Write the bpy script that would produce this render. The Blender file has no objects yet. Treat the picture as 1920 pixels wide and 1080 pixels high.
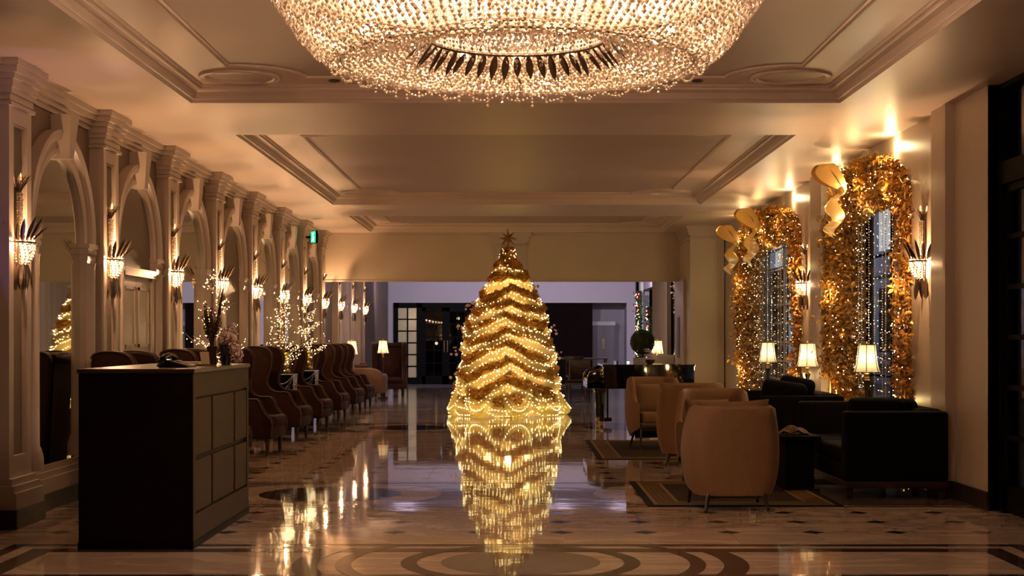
import bpy, bmesh, math, random
from mathutils import Vector, Matrix
R = random.Random(7)
pi = math.pi
scn = bpy.context.scene
col = scn.collection

# ------------------------------------------------------------------ camera, world, exposure
H = 1.4                      # eye height (m)
F = 2800.0                   # focal length in pixels of a 1920-wide frame
cam = bpy.data.cameras.new('camera')
cam.sensor_width = 36.0
cam.lens = F / 1920 * 36.0
cam.shift_x = -10 / 1920
cam.shift_y = 92 / 1920
cam.clip_end = 300
camo = bpy.data.objects.new('camera', cam)
camo.location = (0, 0, H)
camo.rotation_euler = (pi / 2, 0, 0)
col.objects.link(camo)
scn.camera = camo

w = bpy.data.worlds.new('night')
scn.world = w
w.use_nodes = True
w.node_tree.nodes['Background'].inputs[0].default_value = (0.05, 0.06, 0.10, 1)
w.node_tree.nodes['Background'].inputs[1].default_value = 0.35

vs = scn.view_settings
vs.view_transform = 'Standard'
vs.look = 'None'
vs.exposure = 0.0
vs.gamma = 1.0
vs.use_curve_mapping = False
cy = scn.cycles
cy.max_bounces = 6
cy.use_adaptive_sampling = True
cy.adaptive_threshold = 0.05
cy.adaptive_min_samples = 16
cy.diffuse_bounces = 3
cy.glossy_bounces = 4
cy.transmission_bounces = 4
cy.transparent_max_bounces = 8
cy.caustics_reflective = False
cy.caustics_refractive = False
cy.sample_clamp_indirect = 4.0
cy.use_denoising = True

WARM = (1.0, 0.56, 0.27)

def light(name, kind, loc, power, color, size=0.05, parent=None, rot=None, sy=None):
    l = bpy.data.lights.new(name, kind)
    l.energy = power
    l.color = color
    if kind == 'AREA':
        l.shape = 'RECTANGLE'
        l.size = size
        l.size_y = sy or size
    else:
        l.shadow_soft_size = size
    o = bpy.data.objects.new(name, l)
    o.location = loc
    if rot:
        o.rotation_euler = rot
    o.parent = parent
    col.objects.link(o)
    return o

# added fill lamps, no fixtures seen: room beyond the bulkhead and behind the camera
for _x, _y, _c in ((-2.9, 31.6, 0), (-1.7, 32.0, 0), (-0.4, 31.6, 0), (0.9, 32.0, 0), (2.2, 31.6, 1), (2.9, 31.9, 1)):
    light('far_room_fill', 'POINT', (_x, _y, 3.0), 16 if not _c else 24, (0.88, 0.76, 1.0) if not _c else (1.0, 0.80, 0.60), 0.05)  # added fill, placed so the bulkhead hides its floor reflection
for _x in (-3.0, -1.0, 1.2, 2.8):
    _l = light('far_wall_fill', 'SPOT', (_x, 39.5, 2.95), 150, (0.90, 0.78, 1.0), 0.05, rot=(math.radians(82), 0, 0))  # added spot brightening the far wall, aimed away from the floor
    _l.data.spot_size = math.radians(125)
    _l.data.spot_blend = 0.6
light('camera_side_fill', 'POINT', (-0.5, 2.0, 3.2), 6, (1.0, 0.62, 0.36), 0.3)  # added weak fill, no source known on this side
light('violet_accent_light', 'SPOT', (-3.36, 10.3, 0.4), 26, (0.55, 0.28, 1.0), 0.05, rot=(math.radians(163), 0, math.radians(14))).data.spot_size = math.radians(28)

# ------------------------------------------------------------------ materials
def nmat(name):
    m = bpy.data.materials.new(name)
    m.use_nodes = True
    nt = m.node_tree
    return m, nt, nt.nodes['Principled BSDF'], nt.nodes['Material Output']

def pm(name, c, rough=0.6, metal=0.0, var=0.0, scale=6.0, bump=0.0, bscale=None, spec=0.5, sheen=0.0, coat=0.0, stretch=(1, 1, 1), c2=None):
    m, nt, b, o = nmat(name)
    N = nt.nodes.new
    b.inputs['Base Color'].default_value = (*c, 1)
    b.inputs['Roughness'].default_value = rough
    b.inputs['Metallic'].default_value = metal
    b.inputs['Specular IOR Level'].default_value = spec
    b.inputs['Sheen Weight'].default_value = sheen
    b.inputs['Coat Weight'].default_value = coat
    if var or bump:
        tc = N('ShaderNodeTexCoord')
        mp = N('ShaderNodeMapping')
        mp.inputs['Scale'].default_value = stretch
        nt.links.new(tc.outputs['Object'], mp.inputs[0])
        nz = N('ShaderNodeTexNoise')
        nz.inputs['Scale'].default_value = scale
        nz.inputs['Detail'].default_value = 5
        nt.links.new(mp.outputs[0], nz.inputs[0])
        if var:
            r = N('ShaderNodeMixRGB')
            r.inputs[1].default_value = (*[x * (1 - var) for x in c], 1)
            cc = c2 or [min(1, x * (1 + var)) for x in c]
            r.inputs[2].default_value = (*cc, 1)
            nt.links.new(nz.outputs[0], r.inputs[0])
            nt.links.new(r.outputs[0], b.inputs['Base Color'])
        if bump:
            bp = N('ShaderNodeBump')
            bp.inputs['Strength'].default_value = bump
            bp.inputs['Distance'].default_value = 0.01
            src = nz
            if bscale:
                src = N('ShaderNodeTexNoise')
                src.inputs['Scale'].default_value = bscale
                src.inputs['Detail'].default_value = 3
                nt.links.new(mp.outputs[0], src.inputs[0])
            nt.links.new(src.outputs[0], bp.inputs['Height'])
            nt.links.new(bp.outputs[0], b.inputs['Normal'])
    return m

def marble(name, base, vein, rough=0.07, scale=1.6, amount=0.5, white=None):
    m, nt, b, o = nmat(name)
    N = nt.nodes.new
    L = nt.links.new
    tc = N('ShaderNodeTexCoord')
    geo = N('ShaderNodeNewGeometry')
    oi = N('ShaderNodeObjectInfo')
    add = N('ShaderNodeVectorMath')
    add.operation = 'ADD'
    L(geo.outputs['Position'], add.inputs[0])
    sc = N('ShaderNodeVectorMath')
    sc.operation = 'SCALE'
    L(oi.outputs['Random'], sc.inputs['Scale'])
    sc.inputs[0].default_value = (3.0, 5.0, 1.0)
    L(sc.outputs[0], add.inputs[1])
    mp = N('ShaderNodeMapping')
    mp.inputs['Scale'].default_value = (0.55, 1.9, 1)
    mp.inputs['Rotation'].default_value = (0, 0, 0.25)
    L(add.outputs[0], mp.inputs[0])
    nz = N('ShaderNodeTexNoise')
    nz.inputs['Scale'].default_value = scale
    nz.inputs['Detail'].default_value = 9
    nz.inputs['Roughness'].default_value = 0.62
    nz.inputs['Distortion'].default_value = 1.4
    L(mp.outputs[0], nz.inputs[0])
    cr = N('ShaderNodeValToRGB')
    e = cr.color_ramp.elements
    e[0].position = 0.36
    e[0].color = (*base, 1)
    e[1].position = 0.62
    e[1].color = (*[base[i] * 0.86 + vein[i] * 0.14 for i in range(3)], 1)
    k = cr.color_ramp.elements.new(0.49)
    k.color = (*[base[i] * (1 - amount) + vein[i] * amount for i in range(3)], 1)
    k = cr.color_ramp.elements.new(0.455)
    k.color = (*[x * 1.04 for x in base], 1)
    L(nz.outputs[0], cr.inputs[0])
    L(cr.outputs[0], b.inputs['Base Color'])
    b.inputs['Roughness'].default_value = rough
    b.inputs['Specular IOR Level'].default_value = 0.5
    nb = N('ShaderNodeTexNoise')
    nb.inputs['Scale'].default_value = 2.4
    nb.inputs['Detail'].default_value = 2
    L(geo.outputs['Position'], nb.inputs[0])
    bp = N('ShaderNodeBump')
    bp.inputs['Strength'].default_value = 0.05
    bp.inputs['Distance'].default_value = 0.02
    L(nb.outputs[0], bp.inputs['Height'])
    L(bp.outputs[0], b.inputs['Normal'])
    return m

def emit(name, c, s, sample=False):
    m, nt, b, o = nmat(name)
    b.inputs['Base Color'].default_value = (*c, 1)
    b.inputs['Emission Color'].default_value = (*c, 1)
    b.inputs['Emission Strength'].default_value = s
    if not sample:
        m.cycles.emission_sampling = 'NONE'
    return m

def mixmat(name, parts):
    """parts: list of (shader type, colour, roughness or None, weight)"""
    m = bpy.data.materials.new(name)
    m.use_nodes = True
    nt = m.node_tree
    nt.nodes.remove(nt.nodes['Principled BSDF'])
    o = nt.nodes['Material Output']
    cur = None
    tot = 0.0
    for typ, c, r, wgt in parts:
        n = nt.nodes.new(typ)
        n.inputs['Color'].default_value = (*c, 1)
        if r is not None and 'Roughness' in n.inputs:
            n.inputs['Roughness'].default_value = r
        tot += wgt
        if cur is None:
            cur = n.outputs[0]
        else:
            mx = nt.nodes.new('ShaderNodeMixShader')
            mx.inputs[0].default_value = wgt / tot
            nt.links.new(cur, mx.inputs[1])
            nt.links.new(n.outputs[0], mx.inputs[2])
            cur = mx.outputs[0]
    nt.links.new(cur, o.inputs[0])
    return m

def glassmat(name, tint=(0.9, 0.95, 1.0), refl=1.0):
    m = bpy.data.materials.new(name)
    m.use_nodes = True
    nt = m.node_tree
    nt.nodes.remove(nt.nodes['Principled BSDF'])
    o = nt.nodes['Material Output']
    t = nt.nodes.new('ShaderNodeBsdfTransparent')
    t.inputs[0].default_value = (*tint, 1)
    g = nt.nodes.new('ShaderNodeBsdfGlossy')
    g.inputs['Roughness'].default_value = 0.01
    fr = nt.nodes.new('ShaderNodeFresnel')
    geo = nt.nodes.new('ShaderNodeNewGeometry')
    mm = nt.nodes.new('ShaderNodeMath')
    mm.operation = 'MULTIPLY_ADD'
    mm.inputs[1].default_value = 1 / 1.5 - 1.5
    mm.inputs[2].default_value = 1.5
    nt.links.new(geo.outputs['Backfacing'], mm.inputs[0])
    nt.links.new(mm.outputs[0], fr.inputs[0])
    mx = nt.nodes.new('ShaderNodeMixShader')
    nt.links.new(fr.outputs[0], mx.inputs[0])
    nt.links.new(t.outputs[0], mx.inputs[1])
    nt.links.new(g.outputs[0], mx.inputs[2])
    nt.links.new(mx.outputs[0], o.inputs[0])
    return m

def rugmat(name, c1, c2, scale):
    m, nt, b, o = nmat(name)
    N = nt.nodes.new
    tc = N('ShaderNodeTexCoord')
    v = N('ShaderNodeTexVoronoi')
    v.inputs['Scale'].default_value = scale
    v.distance = 'MANHATTAN'
    v.inputs['Randomness'].default_value = 0.15
    nt.links.new(tc.outputs['Object'], v.inputs[0])
    cr = N('ShaderNodeValToRGB')
    cr.color_ramp.elements[0].color = (*c2, 1)
    cr.color_ramp.elements[0].position = 0.25
    cr.color_ramp.elements[1].color = (*c1, 1)
    cr.color_ramp.elements[1].position = 0.5
    nt.links.new(v.outputs['Distance'], cr.inputs[0])
    nt.links.new(cr.outputs[0], b.inputs['Base Color'])
    b.inputs['Roughness'].default_value = 0.95
    b.inputs['Specular IOR Level'].default_value = 0.1
    return m

MT = {
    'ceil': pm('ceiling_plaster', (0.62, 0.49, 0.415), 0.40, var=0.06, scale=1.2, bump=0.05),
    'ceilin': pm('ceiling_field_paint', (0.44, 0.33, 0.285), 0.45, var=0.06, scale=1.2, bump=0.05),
    'trim': pm('cream_trim_paint', (0.52, 0.43, 0.365), 0.38, var=0.04, scale=5),
    'wallc': pm('cream_wall_paint', (0.56, 0.46, 0.355), 0.4, var=0.07, scale=2, bump=0.06, bscale=4),
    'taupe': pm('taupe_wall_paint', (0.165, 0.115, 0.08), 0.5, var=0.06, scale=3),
    'lav': pm('pale_grey_wall_paint', (0.52, 0.48, 0.52), 0.6, var=0.04, scale=3),
    'base': pm('dark_skirting', (0.035, 0.024, 0.018), 0.35),
    'light': marble('beige_marble', (0.56, 0.43, 0.335), (0.19, 0.12, 0.085), 0.035, 1.5, 0.38),
    'brown': marble('brown_marble', (0.05, 0.032, 0.025), (0.14, 0.095, 0.07), 0.06, 3.0, 0.35),
    'grey': marble('grey_marble', (0.16, 0.13, 0.115), (0.34, 0.29, 0.25), 0.035, 1.4, 0.35),
    'dark': marble('dark_marble', (0.022, 0.018, 0.016), (0.04, 0.03, 0.025), 0.05, 2.5, 0.15),
    'farm': marble('far_grey_marble', (0.40, 0.35, 0.35), (0.10, 0.085, 0.085), 0.10, 1.1, 0.75),
    'grout': pm('floor_joint', (0.16, 0.12, 0.10), 0.4),
    'mirror': pm('mirror_silver', (0.78, 0.78, 0.72), 0.015, 1.0),
    'velvet': pm('brown_velvet', (0.030, 0.0105, 0.0062), 0.75, var=0.25, scale=9, sheen=0.03, spec=0.15, bump=0.1, bscale=60),
    'piping': pm('brown_piping', (0.07, 0.03, 0.018), 0.6),
    'leather': pm('lamplit_brown_leather', (0.16, 0.075, 0.03), 0.42, var=0.2, scale=5, bump=0.1, bscale=40),  # brown kept lighter for the lamplight falling on the chair
    'beige': pm('beige_chair_fabric', (0.235, 0.138, 0.074), 0.85, var=0.12, scale=14, sheen=0.08, spec=0.2, stretch=(6, 6, 0.6), bump=0.08, bscale=50),
    'black': pm('black_sofa_fabric', (0.004, 0.0033, 0.0035), 0.9, var=0.2, scale=12, spec=0.08),
    'wood': pm('dark_stained_wood', (0.035, 0.018, 0.010), 0.35, var=0.35, scale=5, stretch=(1, 1, 8)),
    'desk': pm('black_brown_desk_wood', (0.005, 0.0025, 0.0018), 0.5, spec=0.10, var=0.3, scale=4, stretch=(1, 1, 6)),
    'deskp': pm('desk_panel_wood', (0.055, 0.034, 0.011), 0.55, spec=0.15, var=0.25, scale=5, stretch=(8, 8, 1)),
    'lacq': pm('black_piano_lacquer', (0.004, 0.004, 0.005), 0.05, coat=1.0),
    'blackmetal': pm('black_door_paint', (0.004, 0.0036, 0.0036), 0.55, spec=0.06),
    'plastic': pm('black_plastic', (0.008, 0.008, 0.009), 0.22),
    'brass': pm('brass', (0.83, 0.58, 0.22), 0.25, 1.0),
    'goldm': pm('gold_metal', (0.85, 0.56, 0.16), 0.32, 1.0),
    'bronze': pm('bronze_leaf_metal', (0.20, 0.15, 0.115), 0.34, 1.0),
    'goldleaf': pm('gold_foil_leaf', (0.50, 0.25, 0.05), 0.38, 0.5, var=0.45, scale=4),
    'sequin': pm('gold_sequin', (0.66, 0.34, 0.05), 0.34, 0.45, var=0.4, scale=6),
    'silk': pm('gold_silk_ribbon', (0.78, 0.47, 0.13), 0.32, 0.35, sheen=0.2),
    'star': pm('bronze_star_foil', (0.36, 0.20, 0.045), 0.4, 0.7),
    'crystal': mixmat('crystal_bead', [('ShaderNodeBsdfDiffuse', (1.0, 0.90, 0.78), 0, 0.30), ('ShaderNodeBsdfTranslucent', (1.0, 0.90, 0.77), None, 0.34), ('ShaderNodeBsdfGlossy', (1.0, 0.95, 0.88), 0.12, 0.36)]),
    'tulle': mixmat('pale_gold_tulle', [('ShaderNodeBsdfDiffuse', (1.0, 0.87, 0.42), 0, 0.34), ('ShaderNodeBsdfTranslucent', (1.0, 0.86, 0.40), None, 0.48), ('ShaderNodeBsdfTransparent', (1.0, 0.96, 0.8), None, 0.18)]),
    'shade': mixmat('cream_lamp_shade', [('ShaderNodeBsdfDiffuse', (0.95, 0.88, 0.70), 0, 0.35), ('ShaderNodeBsdfTranslucent', (1.0, 0.88, 0.62), None, 0.65)]),
    'led': emit('warm_led', (1.0, 0.66, 0.28), 9),
    'ledgold': emit('warm_gold_led', (1.0, 0.80, 0.38), 9),
    'ledwhite': emit('cool_white_led', (1.0, 0.84, 0.62), 4),
    'bulb': emit('bulb_filament', (1.0, 0.74, 0.42), 30),
    'glass': glassmat('window_glass'),
    'dglass': glassmat('dark_door_glass', (0.35, 0.36, 0.4)),
    'yglass': pm('curtained_glass', (0.62, 0.58, 0.34), 0.15, coat=0.5),
    'leafg': pm('boxwood_leaf', (0.045, 0.075, 0.014), 0.65, var=0.4, scale=10),
    'curt': pm('cream_curtain', (0.62, 0.50, 0.34), 0.8, sheen=0.2),
    'white': pm('white_paint', (0.75, 0.72, 0.68), 0.5),
    'petal': pm('pale_pink_petal', (0.72, 0.55, 0.50), 0.7, var=0.15, scale=20),
    'twig': pm('dried_twig', (0.07, 0.035, 0.018), 0.8),
    'twigl': pm('pale_twig', (0.34, 0.26, 0.18), 0.7),
    'key': pm('ivory_key', (0.75, 0.68, 0.52), 0.25),
    'rug': rugmat('rug_field', (0.022, 0.012, 0.008), (0.060, 0.032, 0.018), 36),
    'rugb': rugmat('rug_border', (0.105, 0.062, 0.022), (0.022, 0.013, 0.008), 24),
    'rugl': pm('rug_line', (0.19, 0.12, 0.045), 0.95, spec=0.1),
    'rugd': pm('rug_edge', (0.012, 0.009, 0.008), 0.95, spec=0.1),
    'planter': pm('blue_black_glass_planter', (0.006, 0.008, 0.03), 0.06, coat=1.0),
    'signg': emit('exit_sign_green', (0.02, 0.75, 0.28), 1.6),
    'signw': emit('exit_sign_white', (0.8, 1.0, 0.95), 1.8),
    'tan': pm('tan_knit_throw', (0.12, 0.062, 0.036), 0.9, var=0.2, scale=30),
    'card': pm('cream_card', (0.6, 0.5, 0.32), 0.6),
    'red': pm('red_bauble', (0.5, 0.01, 0.015), 0.25),
    'redlit': emit('red_lamp', (1.0, 0.04, 0.08), 2.2),
    'facade': pm('grey_stone_facade', (0.34, 0.33, 0.36), 0.85, var=0.12, scale=1.5),
    'facw': emit('lit_office_window', (0.95, 0.85, 0.7), 0.55),
    'poster': emit('backlit_street_panel', (0.42, 0.68, 0.85), 0.55),
    'asphalt': pm('asphalt', (0.06, 0.06, 0.07), 0.6),
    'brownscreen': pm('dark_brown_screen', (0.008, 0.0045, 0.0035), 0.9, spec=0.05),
    'greydoor': pm('grey_cupboard_paint', (0.22, 0.21, 0.215), 0.5),
    'book': pm('book_cloth', (0.16, 0.12, 0.09), 0.7),
    'pages': pm('book_pages', (0.5, 0.43, 0.33), 0.8),
    'terracotta': pm('dark_pot_glaze', (0.05, 0.022, 0.018), 0.3),
}

# ------------------------------------------------------------------ mesh helpers
class MB:
    def __init__(s):
        s.v = []
        s.f = []
    def add(s, vs, fs, M=None):
        o = len(s.v)
        if M is not None:
            vs = [tuple(M @ Vector(p)) for p in vs]
        s.v.extend(vs)
        s.f.extend([tuple(i + o for i in f) for f in fs])
        return s
    def box(s, x0, x1, y0, y1, z0, z1):
        return s.add([(x0, y0, z0), (x1, y0, z0), (x1, y1, z0), (x0, y1, z0), (x0, y0, z1), (x1, y0, z1), (x1, y1, z1), (x0, y1, z1)],
                     [(0, 3, 2, 1), (4, 5, 6, 7), (0, 1, 5, 4), (1, 2, 6, 5), (2, 3, 7, 6), (3, 0, 4, 7)])
    def rbox(s, x0, x1, y0, y1, z0, z1, r=0.03, seg=2, M=None):
        bm = bmesh.new()
        bmesh.ops.create_cube(bm, size=1)
        for v in bm.verts:
            v.co = Vector(((x0 + x1) / 2 + v.co.x * (x1 - x0), (y0 + y1) / 2 + v.co.y * (y1 - y0), (z0 + z1) / 2 + v.co.z * (z1 - z0)))
        r = min(r, 0.49 * min(x1 - x0, y1 - y0, z1 - z0))
        bmesh.ops.bevel(bm, geom=bm.edges[:], offset=r, segments=seg, profile=0.5, affect='EDGES')
        bm.verts.index_update()
        vs = [tuple(v.co) for v in bm.verts]
        fs = [tuple(v.index for v in f.verts) for f in bm.faces]
        bm.free()
        return s.add(vs, fs, M)
    def tube(s, pts, r, n=8, cap=True):
        pts = [Vector(p) for p in pts]
        rs = r if isinstance(r, (list, tuple)) else [r] * len(pts)
        o = len(s.v)
        up = None
        for i, p in enumerate(pts):
            d = (pts[min(i + 1, len(pts) - 1)] - pts[max(i - 1, 0)])
            d = d.normalized() if d.length > 1e-9 else Vector((0, 0, 1))
            if up is None:
                up = Vector((0, 0, 1)) if abs(d.z) < 0.9 else Vector((1, 0, 0))
            a = d.cross(up)
            a = a.normalized() if a.length > 1e-6 else d.orthogonal().normalized()
            b = a.cross(d).normalized()
            up = b
            for k in range(n):
                t = 2 * pi * k / n
                s.v.append(tuple(p + (a * math.cos(t) + b * math.sin(t)) * rs[i]))
        for i in range(len(pts) - 1):
            for k in range(n):
                k2 = (k + 1) % n
                s.f.append((o + i * n + k, o + i * n + k2, o + (i + 1) * n + k2, o + (i + 1) * n + k))
        if cap:
            s.f.append(tuple(o + k for k in range(n))[::-1])
            s.f.append(tuple(o + (len(pts) - 1) * n + k for k in range(n)))
        return s
    def lathe(s, prof, n=20, c=(0, 0, 0), a0=0, a1=2 * pi, sx=1, sy=1):
        o = len(s.v)
        full = abs(a1 - a0 - 2 * pi) < 1e-6
        m = n if full else n + 1
        for k in range(m):
            t = a0 + (a1 - a0) * k / n
            for r, z in prof:
                s.v.append((c[0] + r * math.cos(t) * sx, c[1] + r * math.sin(t) * sy, c[2] + z))
        P = len(prof)
        for k in range(n):
            k2 = (k + 1) % m
            for i in range(P - 1):
                s.f.append((o + k * P + i, o + k2 * P + i, o + k2 * P + i + 1, o + k * P + i + 1))
        return s
    def ball(s, c, r, u=10, v=6, sz=1.0):
        prof = [(r * math.sin(pi * i / v), -r * sz * math.cos(pi * i / v)) for i in range(v + 1)]
        prof[0] = (1e-4, prof[0][1])
        prof[-1] = (1e-4, prof[-1][1])
        return s.lathe(prof, u, c)
    def octa(s, c, r, h, jit=0.0):
        x, y, z = c
        o = len(s.v)
        t = R.random() * pi if jit else 0.0
        cs, sn = math.cos(t) * r, math.sin(t) * r
        s.v += [(x + cs, y + sn, z), (x - sn, y + cs, z), (x - cs, y - sn, z), (x + sn, y - cs, z), (x, y, z + h), (x, y, z - h)]
        for a in range(4):
            b = (a + 1) % 4
            s.f.append((o + a, o + b, o + 4))
            s.f.append((o + b, o + a, o + 5))
        return s
    def slab(s, poly, w, r=0.02, M=None):
        """poly in (a,b); thickness along c centred on 0, edges softened by r. Coordinates (a, c, b)."""
        n = len(poly)
        P = [Vector((p[0], p[1])) for p in poly]
        area = sum(P[i].x * P[(i + 1) % n].y - P[(i + 1) % n].x * P[i].y for i in range(n))
        if area < 0:
            P = P[::-1]
        nor = []
        for i in range(n):
            e1 = (P[i] - P[i - 1])
            e2 = (P[(i + 1) % n] - P[i])
            e1 = e1.normalized() if e1.length else e2.normalized()
            e2 = e2.normalized() if e2.length else e1
            t = (e1 + e2)
            t = t.normalized() if t.length > 1e-6 else e1
            nor.append(Vector((-t.y, t.x)))
        layers = [(-w / 2, r), (-w / 2 + 0.3 * r, 0.3 * r), (-w / 2 + r, 0), (w / 2 - r, 0), (w / 2 - 0.3 * r, 0.3 * r), (w / 2, r)]
        if r <= 0:
            layers = [(-w / 2, 0), (w / 2, 0)]
        vs, fs = [], []
        for c, ins in layers:
            for i in range(n):
                q = P[i] + nor[i] * ins
                vs.append((q.x, c, q.y))
        for l in range(len(layers) - 1):
            for i in range(n):
                j = (i + 1) % n
                fs.append((l * n + i, l * n + j, (l + 1) * n + j, (l + 1) * n + i))
        fs.append(tuple(range(n))[::-1])
        fs.append(tuple((len(layers) - 1) * n + i for i in range(n)))
        return s.add(vs, fs, M)
    def grid(s, fn, nu, nv, closeu=False):
        o = len(s.v)
        mu = nu if closeu else nu + 1
        for i in range(mu):
            for j in range(nv + 1):
                s.v.append(tuple(fn(i / nu, j / nv)))
        for i in range(nu):
            i2 = (i + 1) % mu
            for j in range(nv):
                s.f.append((o + i * (nv + 1) + j, o + i2 * (nv + 1) + j, o + i2 * (nv + 1) + j + 1, o + i * (nv + 1) + j + 1))
        return s
    def pillow(s, wd, ht, th, M=None, n=10):
        vs, fs = [], []
        for sd in (1, -1):
            o = len(vs)
            for i in range(n + 1):
                for j in range(n + 1):
                    u, v = -1 + 2 * i / n, -1 + 2 * j / n
                    t = th / 2 * ((1 - abs(u) ** 3) * (1 - abs(v) ** 3)) ** 0.55
                    px = u * wd / 2 * (1 - 0.06 * (1 - abs(v) ** 2))
                    pz = v * ht / 2 * (1 - 0.06 * (1 - abs(u) ** 2))
                    vs.append((px, sd * t, pz))
            for i in range(n):
                for j in range(n):
                    a = o + i * (n + 1) + j
                    q = (a, a + n + 1, a + n + 2, a + 1)
                    fs.append(q if sd < 0 else q[::-1])
        return s.add(vs, fs, M)
    def mesh(s, name, m, smooth=None):
        me = bpy.data.meshes.new(name)
        me.from_pydata(s.v, [], s.f)
        me.materials.append(m if not isinstance(m, str) else MT[m])
        if smooth:
            me.polygons.foreach_set('use_smooth', [True] * len(me.polygons))
            me.set_sharp_from_angle(angle=math.radians(smooth))
        me.update()
        return me

def link(name, data, parent=None, loc=None, rot=None, scale=None):
    o = bpy.data.objects.new(name, data)
    col.objects.link(o)
    if parent is not None:
        o.parent = parent
    if loc is not None:
        o.location = loc
    if rot is not None:
        o.rotation_euler = rot
    if scale is not None:
        o.scale = scale
    return o

def obj(name, mb, m, parent=None, smooth=None, loc=None, rot=None, kind=None, label=None):
    o = link(name, mb.mesh(name, m, smooth), parent, loc, rot)
    if kind:
        o['kind'] = kind
    if label:
        o['label'] = label
    return o

def tag(o, label, cat, group=None, kind=None):
    o['label'] = label
    o['category'] = cat
    if group:
        o['group'] = group
    if kind:
        o['kind'] = kind
    return o

def thing(name, label, cat, loc=(0, 0, 0), rotz=0, group=None, kind=None):
    o = link(name, None, loc=loc, rot=(0, 0, rotz))
    o.empty_display_size = 0.1
    return tag(o, label, cat, group, kind)

def struct(name, mb, m, label, cat, smooth=None):
    return tag(obj(name, mb, m, None, smooth), label, cat, None, 'structure')

def copy_tree(o, parent=None):
    c = o.copy()
    col.objects.link(c)
    c.parent = parent
    for ch in list(o.children):
        copy_tree(ch, c)
    return c

def rotz(a):
    return Matrix.Rotation(a, 4, 'Z')
def T(x, y, z):
    return Matrix.Translation((x, y, z))

ORD = ['first', 'second', 'third', 'fourth', 'fifth', 'sixth', 'seventh', 'eighth', 'ninth', 'tenth', 'eleventh']

# ================================================================== FLOOR
ZC = 3.43                      # ceiling height
XL, XR = -3.85, 3.80           # wall planes
PF = -3.72                     # pilaster face on the wall beside the chairs
YB = 29.1                      # bulkhead
YF = 44.5                      # far wall

floor = struct('floor', MB().box(-4.6, 4.6, -3.2, YF + 0.2, -0.12, -0.004), 'grout', 'polished marble lobby floor with inlaid circles and diamonds', 'floor')

def slabpiece(name, x0, x1, y0, y1, m, z=0.0, lab=None):
    return obj(name, MB().box(x0, x1, y0, y1, z - 0.01, z), m, floor, label=lab)

tile_cache = {}
def tile_mesh(wx, wy, clip, c, m):
    k = (round(wx, 3), round(wy, 3), clip, m)
    if k not in tile_cache:
        x, y = wx / 2, wy / 2
        p = []
        for i, (sx, sy) in enumerate(((-1, -1), (1, -1), (1, 1), (-1, 1))):
            if clip[i]:
                a, b = (sx * x, sy * (y - c)), (sx * (x - c), sy * y)
                p += [a, b] if (sx * sy > 0) else [b, a]
            else:
                p.append((sx * x, sy * y))
        n = len(p)
        mb = MB()
        mb.add([(q[0], q[1], 0) for q in p] + [(q[0], q[1], -0.01) for q in p],
               [tuple(range(n))] + [(i, i + n, (i + 1) % n + n, (i + 1) % n) for i in range(n)])
        tile_cache[k] = mb.mesh('tile', m)
    return tile_cache[k]
dq = 0.088
dia = MB()
dia.add([(-dq, 0, 0), (0, -dq, 0), (dq, 0, 0), (0, dq, 0), (-dq, 0, -.01), (0, -dq, -.01), (dq, 0, -.01), (0, dq, -.01)],
        [(0, 1, 2, 3), (0, 4, 5, 1), (1, 5, 6, 2), (2, 6, 7, 3), (3, 7, 4, 0)])
dia_me = dia.mesh('diamond_inlay', 'dark')
gx = [0.32 + 0.6 * i for i in range(-7, 7)]
J = 0.0015
def field(y0, corners, y1):
    ys = [y0] + corners + [y1]
    for r in range(len(ys) - 1):
        lo, hi = r > 0, r < len(ys) - 2
        for i in range(len(gx) - 1):
            wx, wy = gx[i + 1] - gx[i] - 2 * J, ys[r + 1] - ys[r] - 2 * J
            link('floor_tile', tile_mesh(wx, wy, (lo, lo, hi, hi), dq, 'light'), floor, ((gx[i] + gx[i + 1]) / 2, (ys[r] + ys[r + 1]) / 2, 0))
    for y in corners:
        for x in gx:
            link('diamond_inlay', dia_me, floor, (x, y, 0))
field(10.10, [10.71, 11.31, 11.91], 12.30)
field(14.50, [14.8 + 0.6 * k for k in range(12)], 21.96)
# near panel with concentric rings cut off by its border
slabpiece('marble_slab', -4.3, 4.3, -3.0, 8.45, 'light')
slabpiece('marble_slab', -3.06, 3.06, 8.50, 9.73, 'light', -0.0012)
for sx in (-1, 1):
    slabpiece('marble_slab', min(sx * 3.40, sx * 4.3), max(sx * 3.40, sx * 4.3), 8.45, 10.08, 'light')
def frame_band(o, wd, m, x, y0, y1):
    mb = MB()
    mb.box(-x, x, y1 - wd, y1, -0.01, 0)
    mb.box(-x, x, y0, y0 + wd, -0.01, 0)
    mb.box(-x, -x + wd, y0 + wd, y1 - wd, -0.01, 0)
    mb.box(x - wd, x, y0 + wd, y1 - wd, -0.01, 0)
    return obj(o, mb, m, floor)
frame_band('border_band', 0.10, 'brown', 3.40, 8.46, 10.085)
frame_band('border_band', 0.095, 'light', 3.30, 8.56, 9.985)
frame_band('border_band', 0.15, 'brown', 3.20, 8.66, 9.885)
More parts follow.
